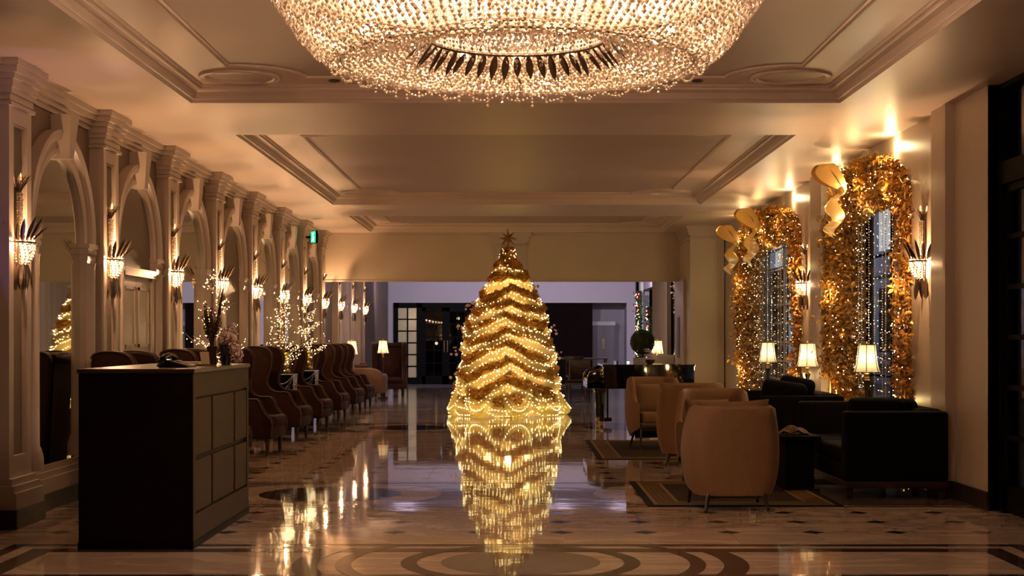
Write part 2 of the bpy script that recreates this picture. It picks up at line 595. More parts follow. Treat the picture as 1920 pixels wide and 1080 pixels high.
def ring(r0, r1, cx, cy, m, ylo, yhi, z=0.0, name='ring_inlay', n=96):
    mb = MB()
    def P(r, t):
        x, y = r * math.cos(t), r * math.sin(t)
        return (cx + x, min(max(cy + y, ylo), yhi), z)
    if r0 <= 0:
        mb.v = [P(r1, 2 * pi * k / n) for k in range(n)] + [P(r1, 2 * pi * k / n)[:2] + (z - 0.009,) for k in range(n)]
        mb.f = [tuple(range(n))] + [(i, i + n, (i + 1) % n + n, (i + 1) % n) for i in range(n)]
    else:
        for k in range(n):
            t0, t1 = 2 * pi * k / n, 2 * pi * (k + 1) / n
            q = [P(r0, t0), P(r1, t0), P(r1, t1), P(r0, t1)]
            if all(abs(p[1] - yhi) < 1e-6 for p in q) or all(abs(p[1] - ylo) < 1e-6 for p in q):
                continue
            mb.add(q + [p[:2] + (z - 0.009,) for p in q], [(0, 1, 2, 3), (0, 4, 5, 1), (2, 6, 7, 3)])
    return obj(name, mb, m, floor)
cxm, cym = 0.02, 9.30
ring(0, 0.495, cxm, cym, 'grey', 8, 11, 0.0004, 'disc_inlay')
ring(0.645, 0.745, cxm, cym, 'brown', 8.5, 10.06, 0.0008)
ring(1.05, 1.147, cxm, cym, 'brown', 8.56, 9.985, 0.0008)
ring(1.257, 1.41, cxm, cym, 'brown', 8.66, 9.885, 0.0008)
# panels with pairs of circles
for (a, b, c) in ((12.30, 14.50, 13.33), (21.96, 24.30, 23.1)):
    slabpiece('marble_slab', -4.3, 4.3, a + 0.20, b - 0.18, 'grey', -0.0016)
    for (y0, y1, m) in ((a, a + 0.07, 'brown'), (a + 0.07, a + 0.13, 'light'), (a + 0.13, a + 0.20, 'brown'), (b - 0.18, b - 0.12, 'brown'), (b - 0.12, b - 0.06, 'light'), (b - 0.06, b, 'brown')):
        slabpiece('border_band', -4.3, 4.3, y0 + 0.001, y1 - 0.001, m)
    for sx in (-1, 1):
        ring(0, 0.99, sx * 1.67, c, 'light', a + 0.2, b - 0.18, -0.0008, 'disc_inlay')
        ring(0, 0.63, sx * 1.67, c, 'dark', a, b, 0.0, 'disc_inlay')
for k in range(17):
    y0 = 24.30 + 1.2 * k
    slabpiece('marble_slab', -4.3, 4.3, y0 + 0.001, min(y0 + 1.2, YF) - 0.001, 'farm')

# ================================================================== CEILING
coffers = [(-2.83, 2.80, 5.05, 12.95), (-2.83, 2.80, 15.0, 22.9), (-2.83, 2.80, 25.05, 28.85)]
cm = MB()
cm.box(-4.6, -2.83, -3.2, YB, ZC, ZC + 0.3)
cm.box(2.80, 4.6, -3.2, YB, ZC, ZC + 0.3)
ye = [-3.2]
for c in coffers:
    ye += [c[2], c[3]]
ye.append(YB)
for i in range(0, len(ye), 2):
    cm.box(-2.83, 2.80, ye[i], ye[i + 1], ZC, ZC + 0.3)
ceiling = struct('ceiling', cm, 'ceil', 'cream plaster ceiling with three recessed coffers', 'ceiling')
struct('ceiling_beyond', MB().box(-4.6, 4.6, YB + 0.4, YF + 0.2, 3.12, 3.3), 'lav', 'pale ceiling of the room beyond the bulkhead', 'ceiling')
prof = [(0, 0), (.012, .026), (.03, .030), (.036, .05), (.052, .078), (.085, .098), (.10, .10), (.10, .118), (.118, .122), (.125, .14), (.15, .145)]
CORN = ['nearest coffer above the chandelier', 'middle coffer in front of the chandelier', 'small coffer above the golden tree']
for ci, (x0, x1, y0, y1) in enumerate(coffers):
    t = thing('trim_%d' % (ci + 1), 'stepped plaster moulding and field of the ' + CORN[ci], 'ceiling coffer', kind='structure')
    mb = MB()
    loops = []
    for p, z in prof:
        loops.append([(x0 + p, y0 + p, ZC + z), (x1 - p, y0 + p, ZC + z), (x1 - p, y1 - p, ZC + z), (x0 + p, y1 - p, ZC + z)])
    for L_ in loops:
        mb.v += L_
    for i in range(len(loops) - 1):
        for k in range(4):
            k2 = (k + 1) % 4
            mb.f.append((i * 4 + k, (i + 1) * 4 + k, (i + 1) * 4 + k2, i * 4 + k2))
    obj('moulding', mb, 'ceil', t)
    obj('margin_panel', MB().box(x0, x1, y0, y1, ZC + .142, ZC + .3), 'ceil', t)
    # inner border with arcs round a roundel in each corner
    zt = ZC + .142
    ins, rr = 0.52, 0.54
    if y1 - y0 < 5:
        ins, rr = 0.45, 0.36
    cs = [(x0 + ins, y0 + ins), (x1 - ins, y0 + ins), (x1 - ins, y1 - ins), (x0 + ins, y1 - ins)]
    path = []
    for k, (px, py) in enumerate(cs):
        sxx, syy = (1 if k in (0, 3) else -1), (1 if k in (0, 1) else -1)
        a_start, a_end = {0: (pi / 2, 0), 1: (pi, pi / 2), 2: (-pi / 2, -pi), 3: (0, -pi / 2)}[k]
        arc = [(px + rr * math.cos(a_start + (a_end - a_start) * q / 10), py + rr * math.sin(a_start + (a_end - a_start) * q / 10)) for q in range(11)]
        path += arc
    cenx, ceny = (x0 + x1) / 2, (y0 + y1) / 2
    mb = MB()
    n = len(path)
    sec = [(-.03, 0), (-.028, -.012), (-.012, -.02), (.008, -.014), (.02, -.02), (.03, -.010), (.03, 0)]
    for i in range(n):
        a, b_, c_ = Vector(path[i - 1]), Vector(path[i]), Vector(path[(i + 1) % n])
        d = ((b_ - a).normalized() + (c_ - b_).normalized())
        d = d.normalized() if d.length > 1e-6 else (c_ - b_).normalized()
        nn = Vector((-d.y, d.x))
        for o_, z_ in sec:
            mb.v.append((b_.x + nn.x * o_, b_.y + nn.y * o_, zt + z_))
    S = len(sec)
    for i in range(n):
        j = (i + 1) % n
        for k in range(S - 1):
            mb.f.append((i * S + k, j * S + k, j * S + k + 1, i * S + k + 1))
    obj('border_moulding', mb, 'ceil', t, 40)
    fm = MB()
    fm.v = [(p[0], p[1], zt - .002) for p in path]
    fm.f = [tuple(range(n))[::-1]]
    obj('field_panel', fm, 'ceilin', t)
    rm = rr * 0.56
    for px, py in cs:
        obj('roundel', MB().lathe([(rm - .035, 0), (rm - .03, -.014), (rm - .012, -.022), (rm + .012, -.014), (rm + .03, -.02), (rm + .036, 0)], 40, (px, py, zt)), 'ceil', t, 40)
    if ci == 0:
        for px in (-1.55, 1.52):
            d = obj('recessed_downlight', MB().lathe([(.0001, -.004), (.035, -.004), (.05, -.010), (.055, -.001)], 20, (px, y1 - .31, zt)), 'base', t, 40)

# ================================================================== SHELL WALLS
wl = MB().box(XL - 0.25, XL, -3.2, YF + .2, 0, 3.7)
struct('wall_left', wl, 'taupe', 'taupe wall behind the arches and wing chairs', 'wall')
struct('wall_back', MB().box(-4.6, 4.6, -3.4, -3.2, 0, 3.7), 'wallc', 'cream wall behind the viewer', 'wall')
# bulkhead over the far opening
bt = thing('wall_far_bulkhead', 'cream bulkhead wall above the far opening behind the tree', 'wall', kind='structure')
obj('bulkhead', MB().box(XL, 3.8, YB, YB + .4, 2.49, ZC + .2), 'wallc', bt)
obj('lip', MB().box(XL, 3.8, YB - .015, YB, 2.475, 2.51), 'trim', bt)
obj('cornice', MB().box(XL, 3.8, YB - .03, YB, ZC - .05, ZC), 'trim', bt)
pt = thing('trim_4', 'short moulded pilaster on the bulkhead behind the tree star', 'pilaster', kind='structure')
px0, px1 = -0.44, 0.17
obj('shaft', MB().box(px0, px1, YB - .05, YB, 2.47, 3.25), 'trim', pt)
mb = MB()
for z0, z1, e in ((3.15, 3.18, .03), (3.22, 3.28, .03), (3.28, 3.34, .06), (3.34, ZC, .10)):
    mb.box(px0 - e, px1 + e, YB - .05 - e, YB, z0, z1)
obj('capital', mb, 'trim', pt)
mb = MB()
for (a, b, c, d) in ((px0 + .07, px1 - .07, 3.06, 3.09), (px0 + .07, px1 - .07, 2.5, 2.53), (px0 + .07, px0 + .10, 2.53, 3.06), (px1 - .10, px1 - .07, 2.53, 3.06)):
    mb.box(a, b, YB - .065, YB - .05, c, d)
obj('panel_moulding', mb, 'trim', pt)
# post on the window side of the bulkhead
po = thing('trim_5', 'broad cream post beside the far opening and the golden windows', 'pilaster', kind='structure')
obj('shaft', MB().box(3.16, 3.78, 27.3, YB + .4, .14, ZC), 'wallc', po)
obj('reveal', MB().box(3.10, 3.16, 27.9, YB + .3, .0, 2.475), 'trim', po)
mb = MB()
for z0, z1, e in ((3.18, 3.21, .03), (3.26, 3.31, .03), (3.31, 3.37, .05), (3.37, ZC, .08)):
    mb.box(3.16 - e, 3.78, 27.3 - e, YB, z0, z1)
obj('capital', mb, 'trim', po)
obj('skirting', MB().box(3.13, 3.80, 27.26, YB + .4, 0, .14), 'base', po)
obj('panel_moulding', MB().box(3.66, 3.69, 27.28, 27.3, .2, 3.15), 'trim', po)
obj('wall_plate', MB().box(3.08, 3.10, 28.5, 28.9, 1.0, 1.78), 'greydoor', po)

# ---- wall of windows
def seg(y0, y1, z0, z1, name, parent):
    return obj(name, MB().box(XR, XR + .12, y0, y1, z0, z1), 'wallc', parent)
wr = thing('wall_right', 'cream plaster wall with two arched window niches', 'wall', kind='structure')
NICHE = [(14.40, 18.10), (19.96, 25.50)]
XW = 4.22
def arch_z(y, a, b, zs=2.86, zt=3.27):
    t = (y - (a + b) / 2) / ((b - a) / 2)
    return zs + (zt - zs) * math.sqrt(max(0, 1 - t * t))
for y0, y1 in ((12.03, 14.40), (18.10, 19.96), (25.50, 27.6)):
    obj('wall_pier', MB().box(XR, XW + .1, y0, y1, 0, ZC), 'wallc', wr)
for a, b in NICHE:
    mb = MB()
    n = 28
    for k in range(n):
        ya, yb = a + (b - a) * k / n, a + (b - a) * (k + 1) / n
        za, zb = arch_z(ya, a, b), arch_z(yb, a, b)
        mb.add([(XR, ya, za), (XR, yb, zb), (XR, yb, ZC), (XR, ya, ZC), (XW + .1, ya, za), (XW + .1, yb, zb), (XW + .1, yb, ZC), (XW + .1, ya, ZC)],
               [(0, 1, 2, 3), (4, 7, 6, 5), (0, 4, 5, 1)])
    obj('arch_header', mb, 'wallc', wr)
mb = MB()
for y0, y1 in ((12.03, 14.40), (18.10, 19.96), (25.50, 27.3)):
    mb.box(XR - .02, XR, y0, y1, 0, .15)
struct('baseboard_right', mb, 'base', 'dark skirting along the window wall', 'baseboard')
for i, (y0, y1, nm) in enumerate(((12.99, 13.47, 'cream pilaster between the black doors and the nearer golden window'), (18.29, 19.02, 'cream pilaster between the two golden windows'))):
    p = thing('trim_%d' % (6 + i), nm, 'pilaster', kind='structure')
    obj('shaft', MB().box(XR - .07, XR, y0, y1, .15, ZC), 'wallc', p)
    obj('edge_moulding', MB().box(XR - .085, XR, y0 - .02, y0 + .05, .15, ZC), 'trim', p)
    obj('skirting', MB().box(XR - .10, XR, y0 - .02, y1 + .02, 0, .15), 'base', p)
# windows in the niches
for wi, (a, b) in enumerate(NICHE):
    t = thing('window_%d' % (wi + 1), ['nearer tall window behind the golden garland, street outside', 'farther tall window with horizontal glazing bars behind garland'][wi], 'window', kind='structure')
    obj('window_frame', MB().box(XW, XW + .06, a, a + .08, 0, 3.3).box(XW, XW + .06, b - .08, b, 0, 3.3).box(XW, XW + .06, a, b, 0, .12), 'blackmetal' if wi == 0 else 'greydoor', t)
    nb = 3
    bars = MB()
    for k in range(1, nb):
        y = a + (b - a) * k / nb
        obj('mullion', MB().box(XW, XW + .05, y - .025, y + .025, .12, 3.3), 'blackmetal' if wi == 0 else 'greydoor', t)
    zz = [0.95, 2.35] if wi == 0 else [0.42 + .30 * k for k in range(9)]
    for z in zz:
        obj('glazing_bar', MB().box(XW, XW + .04, a + .08, b - .08, z - .014, z + .014), 'blackmetal' if wi == 0 else 'greydoor', t)
    for k in range(nb):
        y0, y1 = a + (b - a) * k / nb, a + (b - a) * (k + 1) / nb
        obj('pane', MB().box(XW + .015, XW + .02, y0 + .03, y1 - .03, .12, 3.28), 'glass', t)
# near black glazed doors
t = thing('door_1', 'tall black glazed double door at the edge of the lobby', 'door', kind='structure')
XD = 3.88
obj('door_frame', MB().box(XD, XD + .14, 11.99, 12.03, 0, ZC).box(XD, XD + .14, 7.6, 7.7, 0, ZC).box(XD - .01, XD + .14, 7.6, 12.03, 2.62, 2.80).box(XD, XD + .14, 7.6, 12.03, ZC - .04, ZC).box(XD, XD + .14, 9.75, 9.85, 0, ZC), 'blackmetal', t)
for (y0, y1) in ((9.85, 11.99), (7.7, 9.75)):
    lf = obj('door_leaf', MB().box(XD + .03, XD + .08, y1 - .06, y1, 0, 2.62).box(XD + .03, XD + .08, y0, y0 + .12, 0, 2.62).box(XD + .03, XD + .08, y0, y1, 0, .22).box(XD + .03, XD + .08, y0, y1, 2.56, 2.62), 'blackmetal', t)
    nb = 4
    for k in range(1, nb):
        y = y0 + .12 + (y1 - y0 - .24) * k / nb
        obj('glazing_bar', MB().box(XD + .035, XD + .075, y - .02, y + .02, .22, 2.56), 'blackmetal', lf)
    for z in (.60, 1.0, 1.4, 1.8, 2.2):
        obj('glazing_bar', MB().box(XD + .035, XD + .075, y0 + .12, y1 - .06, z - .02, z + .02), 'blackmetal', lf)
    obj('pane', MB().box(XD + .05, XD + .056, y0 + .12, y1 - .06, .22, 2.56), 'glass', lf)
    obj('transom_pane', MB().box(XD + .05, XD + .056, y0, y1, 2.80, ZC - .04), 'glass', t)
obj('reveal', MB().box(XR, XD + .14, 12.03, 12.06, 0, ZC), 'wallc', t)
struct('wall_entrance', MB().box(XD, XD + .2, -3.2, 7.6, 0, ZC), 'wallc', 'cream wall beyond the black doors, next to the viewer', 'wall')
# ---- outside street
struct('street', MB().box(4.5, 30, -3, 110, -.3, -.14), 'asphalt', 'dark asphalt street outside the windows', 'street')
fb = thing('facade', 'grey stone building across the street seen through the windows', 'building', kind='structure')
obj('stone_wall', MB().box(12, 13, 0, 105, -.2, 12), 'facade', fb)
for k in range(26):
    y = 18 + 3.3 * k
    for z in (.9, 4.2):
        o = obj('window', MB().box(11.96, 12.0, y, y + 1.7, z, z + 2.1), 'facw' if R.random() < .4 else 'dglass', fb)
        obj('sill', MB().box(11.85, 12.0, y - .1, y + 1.8, z - .12, z), 'facade', o)
for z in (.5, 3.4, 6.6):
    obj('ledge', MB().box(11.8, 12.0, 0, 105, z, z + .14), 'facade', fb)
tag(obj('street_panel', MB().box(9.0, 9.08, 48.6, 50.4, .35, 2.1).box(9.02, 9.06, 48.7, 48.78, -.14, .35).box(9.02, 9.06, 50.2, 50.28, -.14, .35), 'poster'), 'pale blue lit panel on the street outside the farther window', 'street sign')
for y in (22, 36, 52, 70):
    light('street_light', 'POINT', (9.0, y, 4.6), 380, (0.82, 0.84, 1.0), 0.2)

# ---- far room
fw = thing('wall_far', 'pale grey end wall of the far room around its doors', 'wall', kind='structure')
obj('header', MB().box(-4.2, 3.52, YF, YF + .2, 2.42, 3.2), 'lav', fw)
obj('wall_panel', MB().box(-4.2, -3.69, YF, YF + .2, 0, 2.42), 'lav', fw)
obj('wall_panel', MB().box(-1.27, 0.70, YF, YF + .2, 0, 2.42), 'lav', fw)
obj('wall_panel', MB().box(3.26, 3.52, YF, YF + .2, 0, 2.42), 'lav', fw)
obj('recess_back', MB().box(.5, 3.6, YF + 1.6, YF + 1.7, 0, 2.6), 'lav', fw)
obj('recess_side', MB().box(3.3, 3.4, YF + .2, YF + 1.6, 0, 2.6), 'lav', fw)
obj('recess_floor', MB().box(.5, 3.6, YF, YF + 1.7, -.02, 0), 'farm', fw)
obj('recess_ceiling', MB().box(.5, 3.6, YF + .2, YF + 1.7, 2.5, 2.6), 'lav', fw)
struct('door_4', MB().box(.70, 2.24, YF + .02, YF + .10, 0, 2.42).box(.72, 1.44, YF, YF + .02, .1, 2.3).box(1.5, 2.2, YF, YF + .02, .1, 2.3), 'brownscreen', 'dark brown screen doors in the far wall beyond the piano', 'door')
gc = thing('cupboard', 'grey double-door cupboard with a white top in the far recess', 'cupboard', (2.62, YF + 1.2, 0))
obj('body', MB().box(-.33, .34, -.2, .2, 0, 1.75), 'greydoor', gc)
for s in (-1, 1):
    d = obj('cupboard_door', MB().box(min(s * .01, s * .31), max(s * .01, s * .31), -.225, -.2, .06, 1.72), 'greydoor', gc)
    obj('handle', MB().box(s * .02 - .006, s * .02 + .006, -.25, -.225, 1.05, 1.35), 'brass', d)
obj('top', MB().rbox(-.36, .37, -.24, .22, 1.75, 1.88, .01), 'white', gc)
dr = thing('door_2', 'black framed glass doors with a curtained sidelight in the far wall', 'door', kind='structure')
obj('door_frame', MB().box(-3.69, -3.55, YF - .04, YF + .1, 0, 2.42).box(-3.0, -2.84, YF - .04, YF + .1, 0, 2.42).box(-1.42, -1.27, YF - .04, YF + .1, 0, 2.42).box(-3.69, -1.27, YF - .04, YF + .1, 2.28, 2.42).box(-3.55, -3.0, YF - .04, YF + .1, 0, .18), 'blackmetal', dr)
sl = obj('sidelight', MB().box(-3.29, -3.25, YF - .03, YF + .05, .18, 2.28), 'blackmetal', dr)
for k in range(1, 6):
    z = .18 + 2.1 * k / 6
    obj('glazing_bar', MB().box(-3.55, -3.0, YF - .03, YF + .05, z - .018, z + .018), 'blackmetal', sl)
for k in range(6):
    for (xa, xb) in ((-3.55, -3.29), (-3.25, -3.0)):
        z0 = .18 + 2.1 * k / 6
        obj('pane', MB().box(xa, xb, YF, YF + .01, z0 + .018, z0 + .332), 'yglass', sl)
for (xa, xb) in ((-2.84, -2.13), (-2.13, -1.42)):
    lf = obj('door_leaf', MB().box(xa, xa + .11, YF - .02, YF + .04, 0, 2.28).box(xb - .11, xb, YF - .02, YF + .04, 0, 2.28).box(xa, xb, YF - .02, YF + .04, 0, .24).box(xa, xb, YF - .02, YF + .04, 2.17, 2.28), 'blackmetal', dr)
    for k in range(1, 5):
        z = .24 + 1.93 * k / 5
        obj('glazing_bar', MB().box(xa + .11, xb - .11, YF - .015, YF + .03, z - .014, z + .014), 'blackmetal', lf)
    xm = (xa + xb) / 2
    obj('glazing_bar', MB().box(xm - .014, xm + .014, YF - .015, YF + .03, .24, 2.17), 'blackmetal', lf)
    for k in range(5):
        for (pa, pb) in ((xa + .11, xm - .014), (xm + .014, xb - .11)):
            z0 = .24 + 1.93 * k / 5
            obj('pane', MB().box(pa, pb, YF, YF + .006, z0 + .014, z0 + .372), 'dglass', lf)
    obj('handle', MB().tube([(xb - .05 if xa < -2.5 else xa + .05, YF - .05, .95), (xb - .05 if xa < -2.5 else xa + .05, YF - .05, 1.3)], .012, 8), 'brass', lf)
struct('wall_vestibule', MB().box(-4.2, .4, YF + 5, YF + 5.2, -.1, 3.2), 'taupe', 'dim wall seen through the black glass doors', 'wall')
struct('floor_vestibule', MB().box(-4.2, .4, YF + .2, YF + 5, -.1, 0), 'dark', 'dark floor beyond the black glass doors', 'floor')
struct('ceiling_vestibule', MB().box(-4.2, .4, YF + .2, YF + 5, 3.2, 3.3), 'taupe', 'dim ceiling beyond the black glass doors', 'ceiling')
for k, (x, z) in enumerate(((-3.4, 1.95), (-3.1, 1.8), (-2.3, 1.9), (-1.9, 2.0), (-2.6, 1.2))):
    vt = thing('pendant_light', ['small warm pendant behind the upper panes of the black doors, ' + ORD[k] + ' from the sidelight', 'low warm light behind the middle of the black glass doors'][0 if k < 4 else 1], 'lamp', (x, YF + 3.5, z), group='lights beyond the far doors')
    obj('bulb', MB().ball((0, 0, 0), .05, 8, 6), 'led', vt, 60)
    obj('cord', MB().tube([(0, 0, .05), (0, 0, 3.2 - z)], .006, 6), 'plastic', vt)
# right side of the far room
rw = thing('wall_far_right', 'side wall of the far room with a dark doorway', 'wall', kind='structure')
XS = 3.62
obj('wall_panel', MB().box(XS, XS + .2, YB + .4, 38.6, 0, 3.12), 'taupe', rw)
obj('wall_panel', MB().box(XS, XS + .2, 43.2, YF, 0, 3.12), 'lav', rw)
obj('doorway_header', MB().box(XS, XS + .2, 38.6, 43.2, 2.75, 3.12), 'lav', rw)
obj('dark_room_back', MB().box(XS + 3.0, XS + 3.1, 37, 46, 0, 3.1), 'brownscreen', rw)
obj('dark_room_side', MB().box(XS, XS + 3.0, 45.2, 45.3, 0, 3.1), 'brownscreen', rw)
obj('door_post', MB().box(XS - .08, XS, 42.9, 43.5, 0, 3.0), 'white', rw)
obj('door_post', MB().box(XS - .08, XS, 38.2, 38.6, 0, 3.0), 'white', rw)
cu = thing('curtain', 'cream fluted curtain hanging beside the dark far doorway', 'curtain', (XS - .06, 34.4, 0))
obj('drape', MB().grid(lambda u, v: (-.05 - .06 * math.cos(u * 2 * pi * 9), u * 3.8, .02 + v * 3.05), 144, 1), 'curt', cu, 60)
obj('curtain_rail', MB().tube([(-.04, -.05, 3.09), (-.04, 3.85, 3.09)], .014, 8), 'brass', cu)

# ================================================================== ARCADE ON THE CHAIR SIDE
PY = [10.93 + 2.5 * k for k in range(8)] + [31.0, 33.5, 36.0]
PW = 0.50
tn = 8
def pil_parts():
    fr = MB()
    x0, x1 = XL, PF
    fr.box(x0, x1, 0, .10, .36, 3.14).box(x0, x1, PW - .10, PW, .36, 3.14)
    fr.box(x0, x1, .10, PW - .10, 2.98, 3.14).box(x0, x1, .10, PW - .10, .36, .52)
    pn = MB().box(x0, x1 - .035, .10, PW - .10, .52, 2.98)
    bead = MB()
    for (a, b, c, d) in ((.10, .115, .52, 2.98), (PW - .115, PW - .10, .52, 2.98)):
        bead.box(x1 - .035, x1 - .012, a, b, c, d)
    bead.box(x1 - .035, x1 - .012, .115, PW - .115, 2.965, 2.98)
    cp = MB()
    for z0, z1, e in ((3.10, 3.125, .025), (3.14, 3.19, .012), (3.19, 3.23, .03), (3.23, 3.29, .042), (3.29, 3.33, .06), (3.33, 3.38, .085), (3.38, ZC, .10)):
        cp.box(x0, x1 + e, -e, PW + e, z0, z1)
    pl = MB()
    for z0, z1, e in ((.14, .26, .075), (.26, .31, .055), (.31, .36, .03)):
        pl.box(x0, x1 + e, -e, PW + e, z0, z1)
    sk = MB().box(x0, x1 + .085, -.085, PW + .085, 0, .14)
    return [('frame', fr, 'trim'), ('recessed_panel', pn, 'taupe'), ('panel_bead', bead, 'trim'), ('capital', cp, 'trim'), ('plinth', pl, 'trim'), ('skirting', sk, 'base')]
pparts = [(n, m.mesh(n, k)) for n, m, k in pil_parts()]
for i, y in enumerate(PY):
    lab = 'cream pilaster with taupe panel carrying the %s crystal sconce beyond the viewer' % ORD[i]
    t = thing('trim_%d' % tn, lab, 'pilaster', (0, y, 0), group='pilasters of the arcade', kind='structure')
    tn += 1
    for n_, me in pparts:
        o = link(n_, me, t)
        if i > 7 and n_ == 'capital':
            o.scale = (1, 1, .9)
# cornice between pilasters
mb = MB()
for z0, z1, e in ((3.25, 3.29, .02), (3.29, 3.33, .05), (3.33, 3.38, .085), (3.38, ZC, .11)):
    mb.box(XL, XL + e, 4, YB, z0, z1)
struct('trim_20', mb, 'trim', 'stepped cornice running above the arches', 'cornice')
mb = MB()
for z0, z1, e in ((.14, .26, .06), (.26, .31, .045), (.31, .36, .025)):
    mb.box(XL, XL + e, 4, YF, z0, z1)
t = struct('baseboard_left', mb, 'trim', 'moulded base with dark skirting below the arches', 'baseboard')
obj('skirting', MB().box(XL, XL + .07, 4, YF, 0, .14), 'base', t)

RI, RO, ZS = 0.68, 0.90, 2.22
secA = [(RI, 0), (RI, .05), (RI + .03, .065), (RI + .06, .06), (RI + .075, .04), (RI + .12, .045), (RI + .14, .085), (RI + .19, .10), (RO, .09), (RO, 0)]
def arch_parts():
    a = MB()
    n = 36
    for k in range(n + 1):
        th = pi * k / n
        for r, p in secA:
            a.v.append((XL + p, -r * math.cos(th), ZS + r * math.sin(th)))
    S = len(secA)
    for k in range(n):
        for i in range(S - 1):
            a.f.append((k * S + i, k * S + i + 1, (k + 1) * S + i + 1, (k + 1) * S + i))
    jl = []
    for s in (-1, 1):
        j = MB()
        lo, hi = sorted((s * RI, s * RO))
        j.box(XL, XL + .06, lo, hi, .36, ZS - .17)
        cyc = s * (RI + .09)
        j.lathe([(.085, .50), (.085, .52), (.07, .55), (.066, ZS - .20), (.075, ZS - .17)], 14, (XL + .05, cyc, 0))
        j.lathe([(.10, .36), (.10, .45), (.09, .50)], 14, (XL + .05, cyc, 0))
        jl.append(('jamb_column', j))
        c = MB()
        for z0, z1, e in ((ZS - .17, ZS - .15, .01), (ZS - .15, ZS - .09, .02), (ZS - .09, ZS - .04, .035), (ZS - .04, ZS, .055)):
            c.box(XL, XL + .07 + e * .6, lo - e * .6, hi + e * .6, z0, z1)
        for q in (-1, 0, 1):
            c.ball((XL + .085, cyc + q * .07, ZS - .085), .026, 8, 6)
        jl.append(('capital', c))
    k = MB()
    z0, z1 = ZS + RI - .02, 3.24
    k.add([(XL, -.07, z0), (XL, .07, z0), (XL, .12, z1), (XL, -.12, z1), (XL + .14, -.06, z0), (XL + .14, .06, z0), (XL + .17, .11, z1), (XL + .17, -.11, z1)],
          [(4, 5, 6, 7), (0, 4, 7, 3), (1, 2, 6, 5), (0, 1, 5, 4), (3, 7, 6, 2)])
    return [('arch_moulding', a)] + jl + [('keystone', k)]
aparts = [(n_, m_.mesh(n_, 'trim', 35)) for n_, m_ in arch_parts()]
fill = MB()
pts = [(-RI, .36), (RI, .36)] + [(RI * math.cos(pi * k / 24), ZS + RI * math.sin(pi * k / 24)) for k in range(25)]
n = len(pts)
fill.v = [(XL + .012, p[0], p[1]) for p in pts] + [(XL, p[0], p[1]) for p in pts]
fill.f = [tuple(range(n))] + [(i, i + n, (i + 1) % n + n, (i + 1) % n) for i in range(n)]
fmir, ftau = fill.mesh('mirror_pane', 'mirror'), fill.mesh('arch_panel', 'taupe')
AK = ['m', 'd', 'm', 't', 'm', 'm', 't', None, 'm', 'm']
LBL = {'m': 'framing a tall mirror', 'd': 'over a cream panelled door', 't': 'over a blank taupe panel'}
for i, k in enumerate(AK):
    if k is None:
        continue
    yc = (PY[i] + PW + PY[i + 1]) / 2
    t = thing('trim_%d' % (21 + i), 'cream arch with keystone %s, %s bay beyond the desk' % (LBL[k], ORD[i]), 'arch', (0, yc, 0), group='arches of the arcade', kind='structure')
    for n_, me in aparts:
        o = link(n_, me, t)
        if i > 7 and n_ == 'keystone':
            o.scale = (1, 1, .96)
    if k == 'm':
        o = link('arched_mirror', fmir, None, (0, yc, 0))
        tag(o, 'tall arched wall mirror in the %s bay beyond the desk' % ORD[i], 'mirror', 'arched mirrors')
    else:
        link('arch_panel', ftau, t)
    if k == 'd':
        d = thing('door_3', 'cream panelled double door under the second arch', 'door', (0, yc, 0), kind='structure')
        obj('door_frame', MB().box(XL + .012, XL + .07, -.62, -.54, .36, 2.05).box(XL + .012, XL + .07, .54, .62, .36, 2.05).box(XL + .012, XL + .09, -.62, .62, 2.0, 2.08), 'trim', d)
        for s in (-1, 1):
            lo, hi = sorted((s * .004, s * .54))
            lf = obj('door_leaf', MB().box(XL + .012, XL + .04, lo, hi, .36, 2.0), 'trim', d)
            for (z0, z1) in ((.45, .95), (1.03, 1.22), (1.3, 1.9)):
                p = MB().box(XL + .04, XL + .052, lo + .07, hi - .07, z0, z0 + .03).box(XL + .04, XL + .052, lo + .07, hi - .07, z1 - .03, z1)
                p.box(XL + .04, XL + .052, lo + .07, lo + .10, z0, z1).box(XL + .04, XL + .052, hi - .10, hi - .07, z0, z1)
                obj('panel_moulding', p, 'trim', lf)
            if s == 1:
                obj('knob', MB().ball((XL + .075, .05, 1.0), .03, 10, 8), 'wood', lf, 60)

sp = thing('wall_speaker', 'small cream loudspeaker box high on the wall at the photo edge', 'speaker', (XL, 10.35, 2.95))
obj('cabinet', MB().rbox(0, .17, -.14, .14, 0, .30, .01), 'trim', sp)
obj('grille', MB().rbox(.17, .18, -.12, .12, .02, .28, .004), 'taupe', sp)

